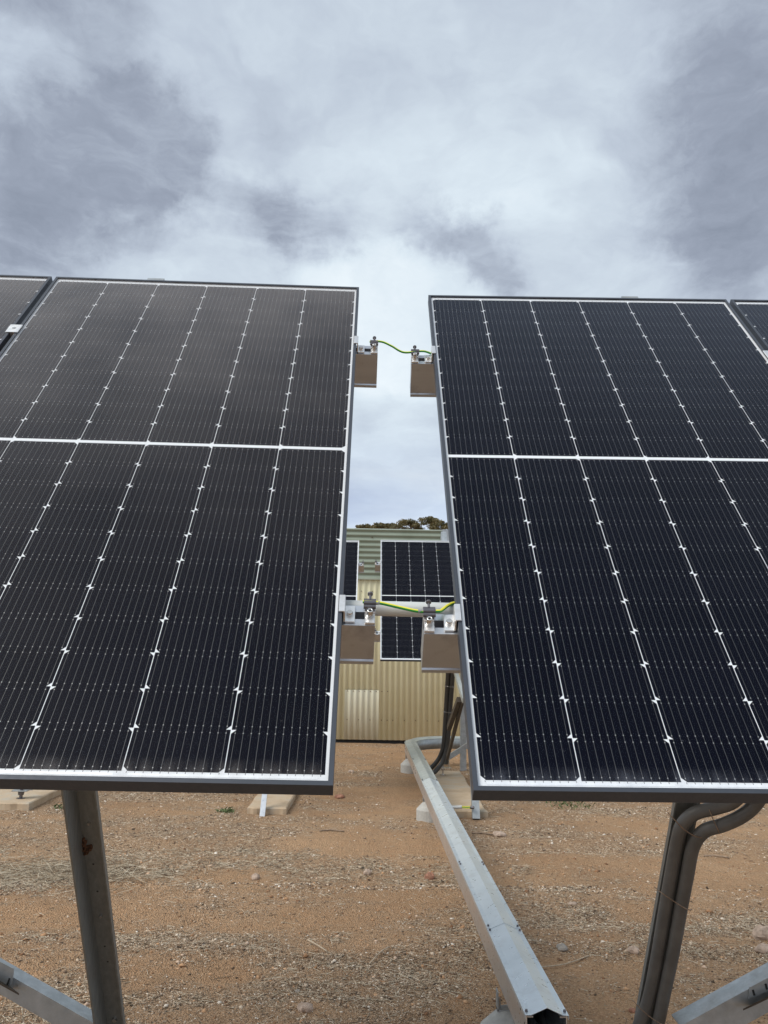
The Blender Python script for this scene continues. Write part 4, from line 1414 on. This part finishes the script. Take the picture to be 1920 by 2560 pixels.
# left far frame: strip on the middle slab and threaded foot on the left slab
bar('leg', (-0.885, 7.10, -0.01), (-0.850, 7.95, 1.70), 0.044, 0.03, GALV_NEW, far_l)
bar('post', (-0.82, 9.0, 0.05), (-0.82, 8.15, 1.62), 0.055, 0.05, POST, far_l)
mb = MB().cyl((-3.02, 7.38, 0.05), (-3.02, 7.38, 0.26), .014, 12).cyl((-3.02, 7.38, 0.052), (-3.02, 7.38, 0.060), .035, 14)
mb.cyl((-3.02, 7.38, 0.085), (-3.02, 7.38, 0.110), .024, 6, .030)
mb.build('threaded_foot', DARKSTEEL, far_l)
MB().box(-3.09, -2.96, 7.34, 7.42, 0.118, 0.126).box(-2.995, -2.92, 7.37, 7.376, 0.126, 0.26).build('foot_plate', GALV, far_l)
bar('leg', (-3.0, 7.40, 0.12), (-3.0, 7.95, 1.60), 0.055, 0.05, GALV, far_l)

# white flexible conduit with earth leads near the right leg
fc = thing('flexible_conduit', 'short white conduit with green and yellow leads joining the duct to the far leg', 'conduit', loc=(0.7, 7.15, 0))
MB().tube([(0.56, 7.16, 0.105), (0.66, 7.14, 0.088), (0.72, 7.12, 0.086), (0.79, 7.11, 0.092)], 0.014, 12, 6).build('sheath', PVC_LIGHT, fc)
for k, (dz, m_) in enumerate(((.006, WIRE_Y), (-.001, WIRE_G), (-.007, WIRE_Y))):
    MB().tube([(0.785, 7.108, .092 + dz * .7), (0.82, 7.09, .094 + dz), (0.862, 7.075, .098 + dz)], 0.0032, 8, 4).build('lead', m_, fc)
MB().cyl((0.855, 7.066, .098), (0.885, 7.056, .098), .013, 8).build('lug', DARKSTEEL, fc)

# ================================================================ shed
YW = 12.15
shed = thing('shed', 'corrugated iron shed, cream below and grey green above, behind the far panels', 'shed', loc=(0, YW, 0))
PC = 0.0837


def corr_v(x0, ncor, z0, z1, y, amp=0.0105, seg=8, ph=0.0):
    """sheet with vertical corrugations"""
    n = ncor * seg
    xs = [x0 + PC * k / seg for k in range(n + 1)]
    ys = [y - amp * math.cos(2 * math.pi * k / seg + ph) for k in range(n + 1)]
    vs = [(x, yy, z0) for x, yy in zip(xs, ys)] + [(x, yy, z1) for x, yy in zip(xs, ys)] + \
         [(x, yy + .0012, z0) for x, yy in zip(xs, ys)] + [(x, yy + .0012, z1) for x, yy in zip(xs, ys)]
    m_ = n + 1
    return MB().add(vs, [(k, k + 1, m_ + k + 1, m_ + k) for k in range(n)] + [(2 * m_ + k + 1, 2 * m_ + k, 3 * m_ + k, 3 * m_ + k + 1) for k in range(n)] +
                    [(k + 1, k, 2 * m_ + k, 2 * m_ + k + 1) for k in range(n)], 0, True)


XS0 = 0.717 - 9 * PC * 8
for k in range(15):
    o = corr_v(XS0 + k * 9 * PC, 9, 0.045, 2.372, YW - .0016 * (k % 2)).build('wall_sheet', CREAM, shed)
patch = corr_v(XS0 + PC * 59 - PC * 0.06, 6, 0.047, 0.752, YW - .006).build('repair_sheet', PALE, shed)
patch['label'] = 'paler repair sheet screwed over the cream wall'
# upper cladding: horizontal corrugations
def corr_h(x0, x1, z0, ncor, y, amp=0.011, seg=8):
    n = ncor * seg
    zs = [z0 + 0.0815 * k / seg for k in range(n + 1)]
    ys = [y - amp * math.cos(2 * math.pi * k / seg) for k in range(n + 1)]
    m_ = n + 1
    vs = [(x0, yy, z) for z, yy in zip(zs, ys)] + [(x1, yy, z) for z, yy in zip(zs, ys)]
    vs += [(x0, yy + .0015, z) for z, yy in zip(zs, ys)] + [(x1, yy + .0015, z) for z, yy in zip(zs, ys)]
    return MB().add(vs, [(k, m_ + k, m_ + k + 1, k + 1) for k in range(n)] + [(2 * m_ + k + 1, 3 * m_ + k + 1, 3 * m_ + k, 2 * m_ + k) for k in range(n)], 0, True)


for x0, x1 in ((-5.3, -2.0), (-2.0, 1.06), (1.062, 4.4)):
    corr_h(x0, x1, 2.395, 9, YW - .03).build('cladding_sheet', GREEN, shed)
MB().box(-5.35, 4.45, YW - .052, YW - .012, 2.372, 2.394).build('flashing', TRIM, shed)
MB().tube([(-5.35, YW - .02, 3.128), (4.45, YW - .02, 3.128)], .018, 12, 1).build('top_roll', TRIM, shed)
MB().box(1.04, 1.14, YW - .062, YW - .045, 2.85, 3.15).build('joint_cover', ZINC, shed)
MB().box(-5.3, 4.4, YW + .02, YW + 5, 3.06, 3.10).build('roof', GREEN, shed)
for x in (-5.32, 4.40):
    MB().box(x, x + .02, YW + .02, YW + 5, 0.0, 3.05).build('side_wall', CREAM, shed)
MB().box(-5.3, 4.4, YW + .03, YW + .05, -0.02, 0.05).build('painted_base_shadow', HOLE, shed)  # near-black strip painting in the shadow under the wall sheets
MB().box(-5.3, 4.4, YW + 4.98, YW + 5.0, 0.0, 3.05).build('back_wall', CREAM, shed)
# screws
scm = MB()
xs0 = XS0 + PC * 59.44
for k in range(8):
    scm.cyl((xs0 + k * PC, YW - .004, .735), (xs0 + k * PC, YW - .012, .735), .0065, 8, .004)
for k in range(-50, 60):
    x = xs0 + k * PC * 2
    if XS0 < x < 4.3:
        for z in (.325, 1.3, 2.2):
            scm.cyl((x, YW + .006, z), (x, YW - .006, z), .0065, 8, .004)
scm.cyl((xs0 + 7 * PC, YW + .006, .325), (xs0 + 7 * PC, YW - .006, .325), .0065, 8, .004)
scm.cyl((-0.02, YW - .035, 3.01), (-0.02, YW - .045, 3.01), .010, 8, .008)
o = scm.build('screw_heads', RUST, shed); o['kind'] = 'stuff'

# ================================================================ trees beyond the shed
def tree(x, y, blobs, label, seed, trunk_r=0.22):
    r = np.random.default_rng(seed)
    root = thing('eucalyptus_tree', label, 'tree', loc=(x, y, 0), group='eucalyptus trees beyond the shed')
    V, F, T = [], [], []
    limbs = MB()
    fork = Vector((x, y, 3.6))
    limbs.cyl((x, y, -0.1), fork, trunk_r, 10, trunk_r * .7)
    for (bx_, by_, bz_, rx, rz_, n) in blobs:
        c = Vector((bx_, by_, bz_))
        limbs.tube([fork, fork * .5 + c * .5 + Vector((0, 0, -.5)), c + Vector((0, 0, -rz_ * .4))], 0.07, 7, 5)
        # clumps on an umbrella shell
        nc = 26
        for k in range(nc):
            a_ = r.uniform(0, 2 * math.pi); e = r.beta(2.2, 1.2) * math.pi / 2
            q = r.uniform(.72, 1.0)
            cc = np.array([c.x + rx * q * math.cos(e) * math.cos(a_), c.y + rx * q * math.cos(e) * math.sin(a_), c.z + rz_ * q * math.sin(e)])
            if k % 3 == 0:
                limbs.tube([c + Vector((0, 0, -rz_ * .4)), (c + Vector(cc)) / 2 + Vector((0, 0, -.1)), Vector(cc)], 0.022, 5, 3)
            cr = r.uniform(.13, .30) * rx / 1.3
            m_ = int(n * 0.62) // nc
            P = r.normal(0, 1, (m_, 3)); P /= np.linalg.norm(P, axis=1)[:, None]
            P = cc + P * cr * r.random((m_, 1)) ** .45 * np.array([1.25, 1.25, .62])
            tone = np.clip(.30 + .35 * r.random() + .25 * r.random(m_) + .12 * (P[:, 2] - cc[2]) / cr, 0, 1)
            for p, tn in zip(P, tone):
                s_ = r.uniform(.035, .085)
                d1 = r.normal(0, 1, 3); d1 /= np.linalg.norm(d1); d2 = np.cross(d1, r.normal(0, 1, 3)); d2 /= np.linalg.norm(d2)
                i = len(V)
                V += [p - d1 * s_, p + d2 * s_ * .4, p + d1 * s_, p - d2 * s_ * .4]
                F.append((i, i + 1, i + 2, i + 3)); T += [tn] * 4
    limbs.build('trunk', BARK, root)
    me = bpy.data.meshes.new('crown')
    inv = wm(root).inverted()
    V = np.array(V) - np.array([x, y, 0])
    me.from_pydata(V.tolist(), [], F)
    at = me.attributes.new('tone', 'FLOAT', 'POINT'); at.data.foreach_set('value', np.array(T, np.float32))
    me.materials.append(LEAF)
    o = bpy.data.objects.new('crown', me); col.objects.link(o); o.parent = root
    return root


tree(2.2, 50.5, [(2.05, 50.0, 8.15, 1.25, 0.85, 6500), (3.7, 50.2, 8.25, 1.25, 1.0, 8000), (4.6, 50.0, 8.1, 1.0, 0.7, 5000), (2.9, 51, 7.9, .9, 0.55, 3000)],
     'dome-crowned eucalyptus tree above the right half of the shed roof', 3)
tree(0.4, 52.0, [(0.45, 52, 8.35, 1.05, 0.72, 5200), (-0.55, 52, 8.5, .85, .42, 3000), (1.25, 52.2, 8.45, .9, .65, 3600)],
     'lower dark eucalyptus tree above the left half of the shed roof', 4)
